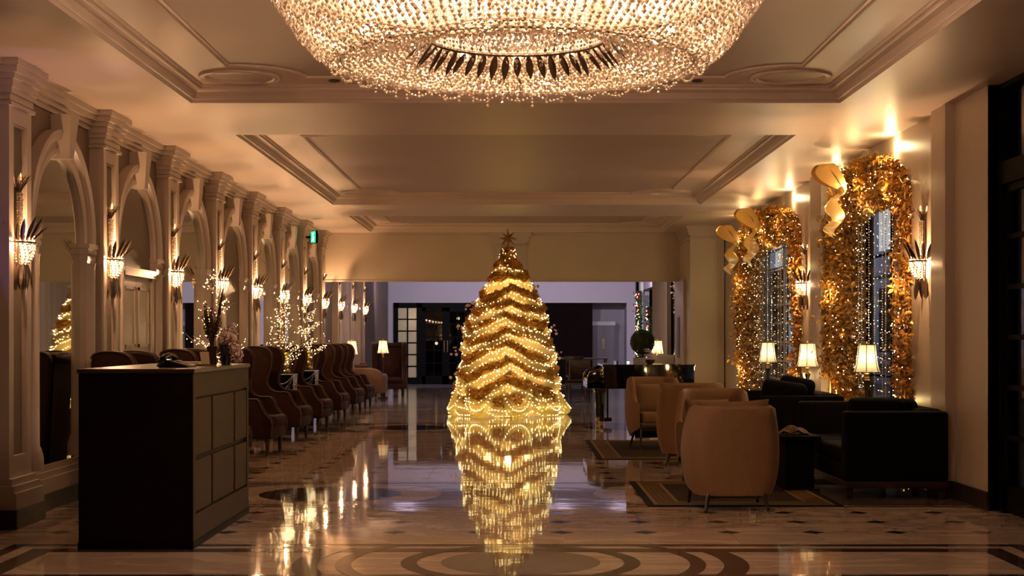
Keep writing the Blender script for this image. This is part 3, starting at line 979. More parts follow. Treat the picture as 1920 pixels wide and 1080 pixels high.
# ---- crystal sconces
def leaf_mesh(L_, W_, name, m, curl=.25):
    mb = MB()
    n = 5
    for i in range(n + 1):
        t = i / n
        wd = W_ / 2 * math.sin(pi * min(1, .12 + t * .88)) ** .8 if i < n else .001
        z = L_ * t
        x = curl * L_ * t * t
        mb.v += [(x + .25 * wd, -wd, z), (x, 0, z), (x + .25 * wd, wd, z)]
    for i in range(n):
        a = i * 3
        mb.f += [(a, a + 1, a + 4, a + 3), (a + 1, a + 2, a + 5, a + 4)]
    return mb.mesh(name, m)
lfA = leaf_mesh(.17, .045, 'leaf', 'bronze', .25)
lfB = leaf_mesh(.13, .036, 'leaf', 'bronze', .45)
def sconce_proto():
    t = thing('crystal_sconce', 'x', 'sconce', (0, 0, 0), group='crystal wall sconces')
    obj('backplate', MB().box(-.004, .012, -.03, .03, -.20, .48), 'bronze', t)
    arm = MB().tube([(.005, 0, .10), (.06, 0, .10)], .01, 8)
    obj('arm', arm, 'bronze', t, 50)
    col_ = MB()
    for k in range(15):
        for q in range(5):
            a = -pi / 2 + pi * q / 4
            col_.octa((.022 + .022 * math.cos(a), .032 * math.sin(a), .125 + k * .0185), .0085, .0095, 1)
    obj('bead_column', col_, 'crystal', t, kind='stuff')
    rim = MB()
    n = 16
    for (r, z) in ((.118, .052), (.118, .066)):
        pass
    rim.tube([(.012 + .118 * math.sin(pi * k / n), -.118 * math.cos(pi * k / n), .058) for k in range(n + 1)], .007, 6)
    obj('rim', rim, 'bronze', t, 50)
    bk = MB()
    for row in range(7):
        z = .045 - row * .0195
        r = .116 * math.cos(row / 6.6 * 1.05) ** .8
        m_ = max(6, int(13 - row * .8))
        for k in range(m_):
            a = -pi / 2 + pi * (k + .5) / m_
            bk.octa((.012 + r * math.cos(a), r * math.sin(a), z), .0098, .0115, 1)
    obj('bead_basket', bk, 'crystal', t, kind='stuff')
    sp_ = MB()
    for k in range(12):
        a = -pi / 2 + pi * (k + .5) / 12
        sp_.octa((.012 + .112 * math.cos(a), .112 * math.sin(a), .085), .009, .026)
    obj('crystal_spikes', sp_, 'crystal', t, kind='stuff')
    bt_ = MB().tube([(.05, 0, -.03), (.05, 0, .03)], .012, 8)
    obj('bulb', bt_.ball((.05, 0, .035), .018, 8, 6), 'bulb', t, 60)
    for k in range(12):
        a = -pi / 2 + pi * k / 11
        link('leaf', lfA, t, (.012 + .108 * math.cos(a), .108 * math.sin(a), .072), (0, R.uniform(.25, .8), a + R.uniform(-.15, .15)), (.7, .7, R.uniform(.75, 1.1)))
    for k in range(7):
        a = -pi / 2 + pi * k / 6
        link('leaf', lfB, t, (.012 + .02 * math.cos(a), .02 * math.sin(a), .40), (0, R.uniform(.1, .4), a))
    for k in range(8):
        a = -pi / 2 + pi * k / 7
        link('leaf', lfA, t, (.012 + .07 * math.cos(a), .07 * math.sin(a), -.085), (0, pi - R.uniform(.1, .45), a))
    return t
sc0 = sconce_proto()
def sconce(first, loc, rz, label, power):
    o = sc0 if first else copy_tree(sc0)
    o.location = loc
    o.rotation_euler = (0, 0, rz)
    o.scale = (1.12, 1.12, 1.12)
    o['label'] = label
    light('sconce_lamp', 'POINT', (.066, 0, .05), power, WARM, .022, o)
SP = 36.0
for i, y in enumerate(PY):
    if i < 8:
        lb = 'crystal sconce with bronze leaves on the %s pilaster from the viewer' % ORD[i]
    else:
        lb = 'small distant crystal sconce beyond the bulkhead, %s from the bulkhead' % ORD[i - 8]
    sconce(i == 0, (PF - .035, y + PW / 2, 2.04), 0, lb, SP)
sconce(False, (XR, 13.92, 2.04), pi, 'crystal sconce on the cream wall beside the nearer golden window', SP * 1.1)
sconce(False, (XR, 19.62, 2.04), pi, 'crystal sconce between the two golden windows', SP * 1.1)

# exit sign hung on the seventh pilaster
ex = thing('exit_sign', 'small green lit exit sign on a wall bracket below the ceiling', 'sign', (-3.50, 25.75, 3.10), math.radians(-50))
ex.scale = (.85, .85, .85)
obj('housing', MB().rbox(-.10, .10, -.025, .025, -.10, .16, .008), 'blackmetal', ex)
obj('sign_face', MB().box(-.085, .085, -.029, -.025, -.085, .145), 'signg', ex)
pic = MB().box(-.03, .03, -.032, -.029, .085, .115)
pic.ball((-.01, -.031, .06), .014, 8, 6)
pic.slab([(-.02, .045), (.01, .045), (.045, .02), (.035, .01), (.01, .025), (.03, -.03), (.02, -.065), (.0, -.065), (.008, -.03), (-.025, -.05), (-.05, -.05), (-.05, -.035), (-.03, -.03), (-.015, .0)], .004, 0, T(0, -.031, 0))
obj('running_figure', pic, 'signw', ex)
obj('bracket', MB().box(-.31, -.10, -.01, .01, .02, .06), 'blackmetal', ex)

# ================================================================== CHANDELIER
CY = 9.0
ch = thing('chandelier', 'huge shallow crystal bead chandelier hanging from the nearest ceiling coffer', 'chandelier', (0.0, CY, 0))
cprof = [(1.505, 3.52), (1.47, 3.43), (1.38, 3.30), (1.30, 3.19), (1.22, 3.105), (1.13, 3.055), (1.0, 3.045), (.85, 3.075), (.70, 3.12), (.56, 3.185)]
def resample(pr, step):
    out = []
    dist = 0
    nxt = 0
    for i in range(len(pr) - 1):
        a, b = Vector(pr[i]), Vector(pr[i + 1])
        L_ = (b - a).length
        while nxt <= dist + L_:
            out.append(tuple(a.lerp(b, (nxt - dist) / L_)))
            nxt += step
        dist += L_
    return out
beadp = resample(cprof, .033)
strands = []
for v in range(5):
    mb = MB()
    for k, (r, z) in enumerate(beadp):
        sag = -.012 * R.random()
        sz = .0152 * R.uniform(.85, 1.15)
        mb.octa((r + R.uniform(-.008, .008), R.uniform(-.008, .008), z + sag), sz, sz * 1.15, 1)
    strands.append(mb.mesh('bead_strand', 'crystal'))
NS = 156
for k in range(NS):
    a = 2 * pi * k / NS + R.uniform(-.004, .004)
    link('bead_strand', strands[k % 5], ch, (0, 0, 0), (0, 0, a))['kind'] = 'stuff'
# inner layer of larger prisms hung behind the strands (seen through the gaps)
inn = MB()
for k in range(130):
    a = 2 * pi * k / 130
    for (r, z) in resample([(1.40, 3.46), (1.26, 3.24), (1.08, 3.15)], .05):
        inn.octa((r * math.cos(a), r * math.sin(a), z), .015, .019, 1)
obj('inner_prisms', inn, 'crystal', ch, kind='stuff')
fr_ = MB()
for k in range(110):
    a = 2 * pi * k / 110
    for q in range(9):
        fr_.octa((.53 * math.cos(a), .53 * math.sin(a), 3.21 + q * .026), .0125, .014, 1)
obj('inner_fringe', fr_, 'crystal', ch, kind='stuff')
dish = MB()
for ringi in range(14):
    r = .03 + ringi * .029
    z = 3.165 + .16 * (r / .42) ** 2 * .55
    m_ = max(5, int(2 * pi * r / .03))
    for k in range(m_):
        a = 2 * pi * k / m_ + ringi
        dish.octa((r * math.cos(a), r * math.sin(a), z + R.uniform(-.012, .012)), .016, .022, 1)
obj('centre_dish_beads', dish, 'crystal', ch, kind='stuff')
sw = MB()
for k in range(30):
    a0 = 2 * pi * k / 30
    for q in range(9):
        a = a0 + 2 * pi / 30 * q / 9
        t_ = q / 9
        for (rr_, zz) in ((1.13, 3.045),):
            sw.octa((rr_ * math.cos(a), rr_ * math.sin(a), zz - .045 * math.sin(pi * t_)), .0115, .012, 1)
obj('bead_swags', sw, 'crystal', ch, kind='stuff')
tas = MB()
for k in range(64):
    a = 2 * pi * k / 64
    L_ = R.choice((2, 3, 3, 4))
    for q in range(L_):
        tas.octa((1.02 * math.cos(a), 1.08 * math.sin(a), 3.03 - q * .024), .011, .013, 1)
obj('bead_tassels', tas, 'crystal', ch, kind='stuff')
lfC = leaf_mesh(.17, .05, 'leaf', 'bronze', .15)
for k in range(48):
    a = 2 * pi * k / 48
    link('leaf', lfC, ch, (.545 * math.cos(a), .545 * math.sin(a), 3.19), (0, pi / 2 + R.uniform(.45, .9), a))
obj('centre_ring', MB().tube([(.54 * math.cos(2 * pi * k / 60), .54 * math.sin(2 * pi * k / 60), 3.20) for k in range(61)], .012, 8, False), 'bronze', ch, 50)
obj('lower_ring', MB().tube([(1.06 * math.cos(2 * pi * k / 80), 1.06 * math.sin(2 * pi * k / 80), 3.05) for k in range(81)], .008, 6, False), 'bronze', ch, 50)
obj('outer_ring', MB().tube([(1.50 * math.cos(2 * pi * k / 80), 1.50 * math.sin(2 * pi * k / 80), 3.525) for k in range(81)], .016, 8, False), 'bronze', ch, 50)
obj('bounce_plate', MB().lathe([(.0001, 3.545), (1.52, 3.545), (1.52, 3.535), (.0001, 3.535)], 64), 'white', ch, 40)  # added plate out of view, bounces lamplight down onto the beads
obj('ceiling_mount', MB().lathe([(.0001, 3.575), (.3, 3.575), (.3, 3.545)], 32), 'white', ch, 40)
bl = MB().ball((0, 0, 0), .028, 8, 6).mesh('bulb', 'bulb', 60)
for k in range(16):
    a = 2 * pi * k / 16
    link('bulb', bl, ch, (.92 * math.cos(a), .92 * math.sin(a), 3.25))
for k in range(14):
    a = 2 * pi * k / 14
    light('chandelier_lamp', 'POINT', (1.16 * math.cos(a), 1.16 * math.sin(a), 3.22), 9.5, (1.0, .59, .345), .04, ch)
for k in range(7):
    a = 2 * pi * (k + .5) / 7
    light('chandelier_lamp', 'POINT', (.80 * math.cos(a), .80 * math.sin(a), 3.20), 7.5, (1.0, .59, .345), .04, ch)
for k in range(3):
    a = 2 * pi * k / 3 + .3
    light('chandelier_lamp', 'POINT', (.22 * math.cos(a), .22 * math.sin(a), 3.36), 58, (1.0, .64, .42), .04, ch)
    link('bulb', bl, ch, (.26 * math.cos(a), .26 * math.sin(a), 3.33))

# ================================================================== CHRISTMAS TREE
TX, TY = -0.17, 26.9
tr = thing('christmas_tree', 'golden Christmas tree draped in pale lit tulle and gold sequins with a star', 'Christmas tree', (TX, TY, 0))
def tr_r(z):
    z = max(0, min(3.05, z))
    ks = [(0, .95), (.25, .87), (.6, .80), (1.0, .74), (1.5, .655), (1.9, .545), (2.2, .375), (2.45, .235), (2.7, .135), (3.0, .075), (3.05, .04)]
    for i in range(len(ks) - 1):
        if ks[i][0] <= z <= ks[i + 1][0]:
            t = (z - ks[i][0]) / (ks[i + 1][0] - ks[i][0])
            return ks[i][1] * (1 - t) + ks[i + 1][1] * t
    return .05
obj('trunk', MB().tube([(0, 0, 0), (0, 0, 3.0)], [.08, .03], 10), 'twig', tr)
led_me = MB()
seqs = MB()
def tri_w(a, fold, ph):
    t = ((a - ph) * fold / (2 * pi)) % 1.0
    return 1 - 2 * abs(2 * t - 1) if False else (2 * abs(2 * t - 1) - 1)    # +1 at apex (a = ph), -1 between
def apex(a, fold, ph):
    t = ((a - ph) * fold / (2 * pi) + .5) % 1.0 - .5
    x = 1 - 2 * abs(t) * 1.0
    return (x ** 1.25) * 2 - 1
def tier(z0, hgt, puff, amp, fold, ph, seed, skew=0.0, gold=True):
    rr = random.Random(seed)
    p1, p2, p3 = rr.uniform(0, 6), rr.uniform(0, 6), rr.uniform(0, 6)
    def band(zoff, hh, pk, rough):
        def fn(u, v):
            a = 2 * pi * u
            ap = apex(a, fold, ph)
            wob = .022 * math.sin(a * 4 + p3) + .014 * math.sin(a * 9 + p1)
            base = z0 + amp * ap + skew * math.sin(a + p1) + wob
            wide = 1.12 - .30 * ap + .16 * math.sin(a * 3 + p2)
            th = -pi * .55 + v * pi * 1.2
            pf = puff * pk * (1.05 - .35 * ap + .16 * math.sin(a * 7 + p1) + .10 * math.sin(a * 13 + p2))
            z = base + zoff * wide + math.sin(th) * hh / 2 * wide + .010 * math.sin(a * 23 + v * 5 + p2)
            z = max(.012, z)
            rad = tr_r(base + zoff * .6) * (1 + .03 * math.sin(a * 5 + p2)) + math.cos(th) * pf - puff * .2 + rough * math.sin(a * 31 + v * 9)
            return (rad * math.cos(a), rad * math.sin(a), z)
        return fn
    fn = band(0, hgt, 1.0, .008)
    obj('tulle_swag', MB().grid(fn, 132, 9, True), 'tulle', tr, 70)
    gf = band(hgt * .84, hgt * .85, .70, .012)
    if gold:
        obj('gold_swag', MB().grid(gf, 132, 6, True), 'sequin', tr, 70)
    N_ = int(2 * pi * tr_r(z0) / .052)
    for vv in (.30, .60):
        for k in range(N_):
            u = (k + rr.uniform(-.25, .25)) / N_
            p = Vector(fn(u, vv + rr.uniform(-.03, .03)))
            d = Vector((p.x, p.y, 0)).normalized()
            p += d * .012
            led_me.octa((p.x, p.y, max(.03, p.z)), .0095, .0095)
    for k in range(int(N_ * .5)):
        p = Vector(fn(rr.random(), rr.uniform(.1, .9)))
        d = Vector((p.x, p.y, 0)).normalized()
        p += d * .012
        led_me.octa((p.x, p.y, max(.03, p.z)), .0085, .0085)
    if gold:
        for k in range(int(N_ * 26)):
            c = Vector(gf(rr.random(), min(1, max(0, rr.gauss(.45, .25)))))
            d = Vector((c.x, c.y, 0)).normalized()
            c += d * rr.uniform(0, .03)
            e1 = Vector((rr.gauss(0, 1), rr.gauss(0, 1), rr.gauss(0, 1))).normalized()
            e2 = e1.orthogonal().normalized()
            s_ = rr.uniform(.012, .022)
            seqs.add([tuple(c + e1 * s_), tuple(c + e2 * s_), tuple(c - e1 * s_), tuple(c - e2 * s_)], [(0, 1, 2, 3)])
FR = -pi / 2
tier(.11, .20, .12, .04, 7, FR + .45, 1)
tier(.36, 0.195, .13, .15, 5, FR, 2)
tier(.68, 0.195, .13, .19, 3, FR + .06, 3)
tier(.99, 0.183, .13, .17, 3, FR - .05, 4)
tier(1.27, 0.171, .12, .16, 3, FR + .05, 5)
tier(1.53, 0.171, .12, .14, 3, FR - .06, 6)
tier(1.78, 0.171, .115, .12, 3, FR + .12, 7)
tier(2.02, 0.171, .11, .09, 3, FR + .2, 8, .02)
tier(2.27, 0.159, .095, .03, 3, FR + .4, 9, .07)
tier(2.51, 0.134, .075, .02, 3, FR, 10, .07)
rr = random.Random(5)
for k in range(1500):
    z = rr.uniform(2.58, 3.02)
    a = rr.uniform(0, 2 * pi)
    rad = tr_r(z) * rr.uniform(.85, 1.15) + .03
    c = Vector((rad * math.cos(a), rad * math.sin(a), z))
    e1 = Vector((rr.gauss(0, 1), rr.gauss(0, 1), rr.gauss(0, 1))).normalized()
    e2 = e1.orthogonal().normalized()
    s_ = rr.uniform(.013, .024)
    seqs.add([tuple(c + e1 * s_), tuple(c + e2 * s_), tuple(c - e1 * s_), tuple(c - e2 * s_)], [(0, 1, 2, 3)])
for k in range(60):
    z = rr.uniform(2.6, 2.98)
    a = rr.uniform(0, 2 * pi)
    rad = tr_r(z) + .05
    led_me.octa((rad * math.cos(a), rad * math.sin(a), z), .007, .007)
obj('sequin_garland', seqs, 'sequin', tr, kind='stuff')
obj('fairy_lights', led_me, 'ledgold', tr, kind='stuff')
# looped tulle at the foot, sweeping up towards the front centre
for k in range(9):
    a = FR + 2 * pi * k / 9 + .18
    da = .30
    pts, rs = [], []
    for q in range(17):
        t_ = q / 16
        z = .11 + .44 * abs(1 - 2 * t_) ** 2.2
        aa = a + da * (2 * t_ - 1)
        rad = .86 + .17 * math.sin(pi * t_)
        pts.append((rad * math.cos(aa), rad * math.sin(aa), z))
        rs.append(.05 + .055 * math.sin(pi * t_))
    obj('tulle_loop', MB().tube(pts, rs, 9), 'tulle', tr, 70)
ll = MB()
for k in range(9):
    a = FR + 2 * pi * k / 9 + .18
    for q in range(22):
        t_ = q / 21
        aa = a + .30 * (2 * t_ - 1)
        rad = .86 + .17 * math.sin(pi * t_) + .05 + .055 * math.sin(pi * t_)
        ll.octa((rad * math.cos(aa), rad * math.sin(aa), .12 + .44 * abs(1 - 2 * t_) ** 2.2), .009, .009)
obj('loop_lights', ll, 'ledgold', tr, kind='stuff')
# star
st = MB()
zc = 3.175
n8 = 8
o_ = []
for k in range(16):
    a = pi / 2 + 2 * pi * k / 16
    r = (.20 if k in (0, 8) else .175) if k % 2 == 0 else .06
    o_.append((r * math.cos(a), 0, zc + r * math.sin(a)))
st.v = o_ + [(0, -.035, zc), (0, .035, zc)]
for k in range(16):
    st.f += [((k + 1) % 16, k, 16), (k, (k + 1) % 16, 17)]
obj('star', st, 'star', tr, label='eight-pointed bronze star')
# blossom sprays sticking out of the side
for (a, z, ex_) in ((pi + .15, 1.95, .10), (pi - .1, 1.55, .12), (pi + .1, 1.15, .14), (pi + .25, .75, .10), (-.05, 1.5, .10), (-.3, 2.35, .08), (.2, 1.05, .10)):
    sb = MB()
    for q in range(11):
        d = Vector((rr.gauss(0, .05), rr.gauss(0, .05), rr.gauss(0, .06)))
        rad = tr_r(z) + .10 + ex_ * rr.random()
        sb.ball((rad * math.cos(a) + d.x, rad * math.sin(a) + d.y, z + d.z), rr.uniform(.012, .03), 8, 5)
    sb.tube([(tr_r(z) * .8 * math.cos(a), tr_r(z) * .8 * math.sin(a), z - .05), ((tr_r(z) + .14) * math.cos(a), (tr_r(z) + .14) * math.sin(a), z)], .005, 5)
    obj('blossom_spray', sb, 'petal', tr, 60, kind='stuff')
for (z, pw) in ((.35, 5.5), (.8, 5), (1.3, 4.5), (1.8, 3.5), (2.3, 2.2)):
    for k in range(3):
        a = FR + 2 * pi * k / 3
        rad = tr_r(z) * .55
        light('tree_lamp', 'POINT', (rad * math.cos(a), rad * math.sin(a), z), pw, (1.0, .73, .34), .06, tr)

# ================================================================== GOLD GARLANDS ROUND THE WINDOWS
def garland(a, b, label, seed):
    rr = random.Random(seed)
    t = thing('window_garland', label, 'garland', (0, 0, 0), group='gold foil window garlands')
    path = []
    i_ = .36
    for k in range(18):
        path.append((b - i_ * .8, .15 + 2.55 * k / 17))
    for k in range(1, 22):
        th = pi * k / 22
        path.append(((a + b) / 2 + ((b - a) / 2 - i_ * .8) * math.cos(th), 2.70 + .36 * math.sin(th)))
    for k in range(18):
        path.append((a + i_ * .8, 2.70 - 2.55 * k / 17))
    lens = [0]
    for i in range(1, len(path)):
        lens.append(lens[-1] + math.dist(path[i], path[i - 1]))
    def at(s):
        for i in range(1, len(path)):
            if s <= lens[i]:
                q = (s - lens[i - 1]) / (lens[i] - lens[i - 1])
                return (path[i - 1][0] * (1 - q) + path[i][0] * q, path[i - 1][1] * (1 - q) + path[i][1] * q)
        return path[-1]
    XG = XR + .15
    lv, ld = MB(), MB()
    Lt = lens[-1]
    for k in range(int(Lt * 1700)):
        y, z = at(rr.random() * Lt)
        d = Vector((rr.gauss(0, 1), rr.gauss(0, 1), rr.gauss(0, 1)))
        d = d.normalized() * rr.random() ** .4
        c = Vector((XG - .03 + d.x * .24, y + d.y * .44, min(3.36, z + d.z * .30)))
        if c.x > XR - .02 and (c.y < a + .04 or c.y > b - .04):
            c.x = XR - .02 - abs(rr.gauss(0, .06))
        if c.x > XR - .02 and c.z > arch_z(min(max(c.y, a), b), a, b) - .03:
            c.x = XR - .02 - abs(rr.gauss(0, .06))
        if c.z < .9:
            c.x = max(c.x, XR + .0)
        e1 = Vector((rr.gauss(0, 1), rr.gauss(0, 1), rr.gauss(0, 1))).normalized()
        e2 = e1.orthogonal().normalized()
        e3 = e1.cross(e2)
        s_ = rr.uniform(.024, .048)
        lv.add([tuple(c - e1 * s_), tuple(c + e2 * s_ * .6 + e3 * .01), tuple(c + e1 * s_), tuple(c - e2 * s_ * .6 + e3 * .01)], [(0, 1, 2), (0, 2, 3)])
    for k in range(int(Lt * 78)):
        y, z = at(rr.random() * Lt)
        d = Vector((rr.gauss(0, 1), rr.gauss(0, 1), rr.gauss(0, 1))).normalized() * rr.uniform(.8, 1.05)
        ld.octa((min(XG - .03 + d.x * .235, XW - .03), min(max(y + d.y * .43, a + .03), b - .03), min(z + d.z * .28, 3.3)), .0075, .0075)
    obj('foil_leaves', lv, 'goldleaf', t, kind='stuff')
    obj('fairy_lights', ld, 'led', t, kind='stuff')
    for yy in (a + .12, b - .12):
        for xx in (XR - .03, XR + .26):
            obj('frame_rod', MB().tube([(xx, yy, 0), (xx, yy, 2.8)], .009, 6), 'goldm', t, 50)
    for xx in (XR - .03, XR + .26):
        obj('frame_arch', MB().tube([(xx, (a + b) / 2 + ((b - a) / 2 - .12) * math.cos(pi * k / 24), 2.8 + .36 * math.sin(pi * k / 24)) for k in range(25)], .009, 6), 'goldm', t, 50)
    # crystal strands hanging in the opening
    nst = 13
    sm = MB()
    for q in range(78):
        sm.octa((0, 0, -q * .029), .0095, .012, 1)
    sme = sm.mesh('hanging_bead_strand', 'crystal')
    light('garland_lamp', 'POINT', (XR + .02, (a + b) / 2, 2.75), 9, (1.0, .80, .55), .04, t)
    light('garland_lamp', 'POINT', (XR + .02, (a + b) / 2 + .5, 1.6), 7, (1.0, .80, .55), .04, t)
    for k in range(nst):
        y = a + .85 + (b - a - 1.7) * k / (nst - 1)
        link('hanging_bead_strand', sme, t, (XR + .22 + rr.uniform(-.08, .08), y, 3.02 + rr.uniform(-.1, .05)))['kind'] = 'stuff'
    sl_ = MB()
    for k in range(nst):
        y = a + .85 + (b - a - 1.7) * k / (nst - 1)
        for q in range(15):
            sl_.octa((XR + .12 + rr.uniform(-.004, .004), y + rr.uniform(-.004, .004), 2.98 - q * .15 + rr.uniform(-.07, .07)), .0045, .0055)
    obj('curtain_lights', sl_, 'ledwhite', t, kind='stuff')
    for k in range(7):
        y, z = at(Lt * (k + .5) / 7)
        light('garland_lamp', 'POINT', (XR - .14, y, min(z, 3.12)), 7, (1.0, .66, .26), .05, t)
    light('garland_lamp', 'POINT', (XR - .06, a + .55, 3.31), 7.5, (1.0, .72, .36), .03, t)
    light('garland_lamp', 'POINT', (XR - .06, b - .6, 3.31), 4, (1.0, .72, .36), .03, t)
    return t
gA = garland(*NICHE[0], 'gold leaf garland with fairy lights around the nearer tall window', 21)
gB = garland(*NICHE[1], 'gold leaf garland with fairy lights around the farther tall window', 22)
def catmull3(pts, n):
    out = []
    m = len(pts)
    for i in range(m - 1):
        p0, p1, p2, p3 = (Vector(pts[min(max(k, 0), m - 1)]) for k in (i - 1, i, i + 1, i + 2))
        for q in range(n):
            t = q / n
            out.append(0.5 * ((2 * p1) + (p2 - p0) * t + (2 * p0 - 5 * p1 + 4 * p2 - p3) * t * t + (3 * p1 - p0 - 3 * p2 + p3) * t ** 3))
    out.append(Vector(pts[-1]))
    return out
def bow(y, z, s, label):
    t = thing('ribbon_bow', label, 'bow', (XR - .24, y, z), group='gold ribbon bows')
    def strip(pts, w_, loop):
        mb = MB()
        pts = catmull3(pts, 7)
        n = len(pts)
        for i, (yy, zz, xx) in enumerate(pts):
            f = i / (n - 1)
            tp = (.22 + .78 * math.sin(pi * f) ** .8) if loop else (.25 + .85 * math.sin(pi * min(1, f * 1.02)) ** .7 * (1 - .35 * f))
            hx, hy = .105 * s * tp, w_ * s * .22 * tp
            a_ = .5 * math.sin(f * 5)
            mb.v += [(xx - hx, yy * s - hy, zz * s - a_ * hx), (xx + hx, yy * s + hy, zz * s + a_ * hx), (xx + hx + .003, yy * s + hy + .004, zz * s + a_ * hx + .003), (xx - hx + .003, yy * s - hy + .004, zz * s - a_ * hx + .003)]
        for i in range(n - 1):
            for k in range(4):
                k2 = (k + 1) % 4
                mb.f.append((i * 4 + k, i * 4 + k2, (i + 1) * 4 + k2, (i + 1) * 4 + k))
        return mb
    obj('ribbon_loop', strip([(0, 0, 0), (.12, .13, -.16), (.20, .30, -.26), (.13, .38, -.20), (.05, .22, -.06), (0, .02, 0)], .30, True), 'silk', t, 60)
    obj('ribbon_loop', strip([(0, 0, 0), (-.12, .12, -.16), (-.22, .27, -.28), (-.15, .36, -.20), (-.05, .2, -.06), (0, .02, 0)], .30, True), 'silk', t, 60)
    obj('ribbon_tail', strip([(0, 0, -.02), (.10, -.16, -.14), (.06, -.34, -.06), (.16, -.52, -.16), (.13, -.62, -.10)], .30, False), 'silk', t, 60)
    obj('ribbon_tail', strip([(0, 0, -.02), (-.12, -.18, -.16), (-.08, -.36, -.08), (-.2, -.52, -.2), (-.16, -.60, -.14)], .30, False), 'silk', t, 60)
    obj('knot', MB().ball((-.04, 0, .01), .07 * s, 10, 7), 'silk', t, 60)
bow(16.25, 2.98, .80, 'large gold ribbon bow on the crown of the nearer garland')
bow(22.05, 2.98, .85, 'gold ribbon bow near the crown of the farther garland')
bow(24.1, 2.90, .8, 'gold ribbon bow on the shoulder of the farther garland by the post')

# ================================================================== FURNITURE
def catmull(pts, n, closed=False):
    out = []
    m = len(pts)
    rng = m if closed else m - 1
    for i in range(rng):
        g = lambda k: Vector(pts[k % m]) if closed else Vector(pts[min(max(k, 0), m - 1)])
        p0, p1, p2, p3 = g(i - 1), g(i), g(i + 1), g(i + 2)
        for q in range(n):
            t = q / n
            out.append(0.5 * ((2 * p1) + (p2 - p0) * t + (2 * p0 - 5 * p1 + 4 * p2 - p3) * t * t + (3 * p1 - p0 - 3 * p2 + p3) * t ** 3))
    if not closed:
        out.append(Vector(pts[-1]))
    return out

# ---- wing chairs
def wing_chair():
    t = thing('wing_chair', 'x', 'armchair', group='brown wing armchairs along the arcade')
    up = [(-.44, 1.16), (-.42, 1.24), (-.34, 1.27), (-.20, 1.268), (-.10, 1.23), (-.055, 1.13), (-.07, .98), (-.115, .85), (-.11, .755), (-.05, .69), (.03, .665), (.13, .665), (.18, .64), (.215, .56), (.27, .475), (.325, .43)]
    cur = [tuple(p) for p in catmull(up, 3)]
    poly = [(-.38, .20)] + [(-.41, .7)] + cur + [(.34, .36), (.33, .20)]
    for s in (-1, 1):
        sd = obj('wing_side', MB().slab(poly, .10, .028, T(0, s * .35, 0)), 'velvet', t, 50)
        obj('piping', MB().tube([(p[0], s * .402, p[1]) for p in cur[2:]] + [(.343, s * .402, .36), (.333, s * .402, .22)], .0085, 6), 'piping', sd, 60)
        obj('piping', MB().tube([(p[0], s * .298, p[1]) for p in cur[2:]] + [(.343, s * .298, .36)], .007, 5), 'piping', sd, 60)
    bk = MB()
    def bf(u, v):
        y = -.31 + .62 * u
        z = .30 + .955 * v - .02 * abs(2 * u - 1) ** 3 * v
        return (-.345 - .03 * v + .05 * (1 - (2 * u - 1) ** 2) * math.sin(pi * min(1, v * 1.3)) - .06 * (1 - v) * 0, y, z)
    bk.grid(bf, 10, 12)
    bk.grid(lambda u, v: (-.40 - .05 * v, bf(1 - u, v)[1], bf(u, v)[2]), 10, 12)
    bk.rbox(-.46, -.32, -.31, .31, 1.16, 1.265, .045, 3)
    obj('backrest', bk, 'velvet', t, 60)
    obj('seat_cushion', MB().rbox(-.30, .36, -.29, .29, .33, .46, .045, 3), 'velvet', t, 50)
    obj('seat_base', MB().rbox(-.36, .335, -.36, .36, .19, .34, .025, 2), 'velvet', t, 50)
    for x, y in ((.27, -.32), (.27, .32), (-.34, -.31), (-.34, .31)):
        obj('leg', MB().lathe([(.0001, 0), (.016, 0), (.02, .03), (.026, .13), (.032, .16), (.026, .175), (.034, .20)], 10, (x, y, 0)), 'wood', t, 50)
    return t
w0 = wing_chair()
wy = [13.2, 15.65, 18.05, 20.35, 22.6, 25.0, 27.35, 29.35]
wl_ = ['brown wing armchair behind the desk top, nearest of the row', 'brown wing armchair behind the desk vase, second of the row',
       'brown wing armchair just past the desk, its arm cut by the desk edge', 'brown wing armchair fourth in the row, in front of the first bead-draped planter',
       'brown wing armchair fifth in the row, between the two bead-draped planters', 'brown wing armchair sixth in the row past the farther planter',
       'brown wing armchair seventh in the row, under the exit sign', 'brown wing armchair last in the row by the bulkhead']
for i, y in enumerate(wy):
    o = w0 if i == 0 else copy_tree(w0)
    o.location = (-3.21, y, 0)
    o.rotation_euler = (0, 0, math.radians((-3, -2, -4, -3, -4, -3, -5, -3)[i]))
    o['label'] = wl_[i]
o = copy_tree(w0)
o.location = (-3.0, 35.0, 0)
o.rotation_euler = (0, 0, -pi / 2 + .1)
o['label'] = 'tall brown wing armchair facing the viewer, lit by a table lamp'
# low leather armchair with its back to us
t = thing('leather_armchair', 'low leather armchair, lamplight put into its brown, beside the lamp past the wing chairs', 'armchair', (-3.26, 32.7, 0), .0)
obj('back_panel', MB().slab([(-.36, .18), (-.36, .66), (-.30, .725), (-.1, .74), (.12, .73), (.27, .68), (.34, .60), (.35, .18)], .14, .035, T(0, -.32, 0)), 'leather', t, 50)
for s in (-1, 1):
    obj('arm', MB().rbox(s * .33 - .06, s * .33 + .06, -.3, .36, .18, .60, .05, 3), 'leather', t, 50)
obj('seat_cushion', MB().rbox(-.27, .27, -.25, .36, .26, .44, .05, 3), 'leather', t, 50)
for x, y in ((-.32, -.34), (.32, -.34), (-.32, .32), (.32, .32)):
    obj('leg', MB().tube([(x, y, 0), (x, y, .19)], [.018, .028], 8), 'wood', t, 50)
tag(obj('folded_throw', MB().rbox(-.14, .16, -.07, .07, 0, .07, .03, 3).rbox(-.02, .13, -.06, .06, .06, .11, .025, 3), 'tan', None, 60, (-3.40, 32.40, .742)), 'crumpled tan throw lying on top of the low leather armchair', 'throw')

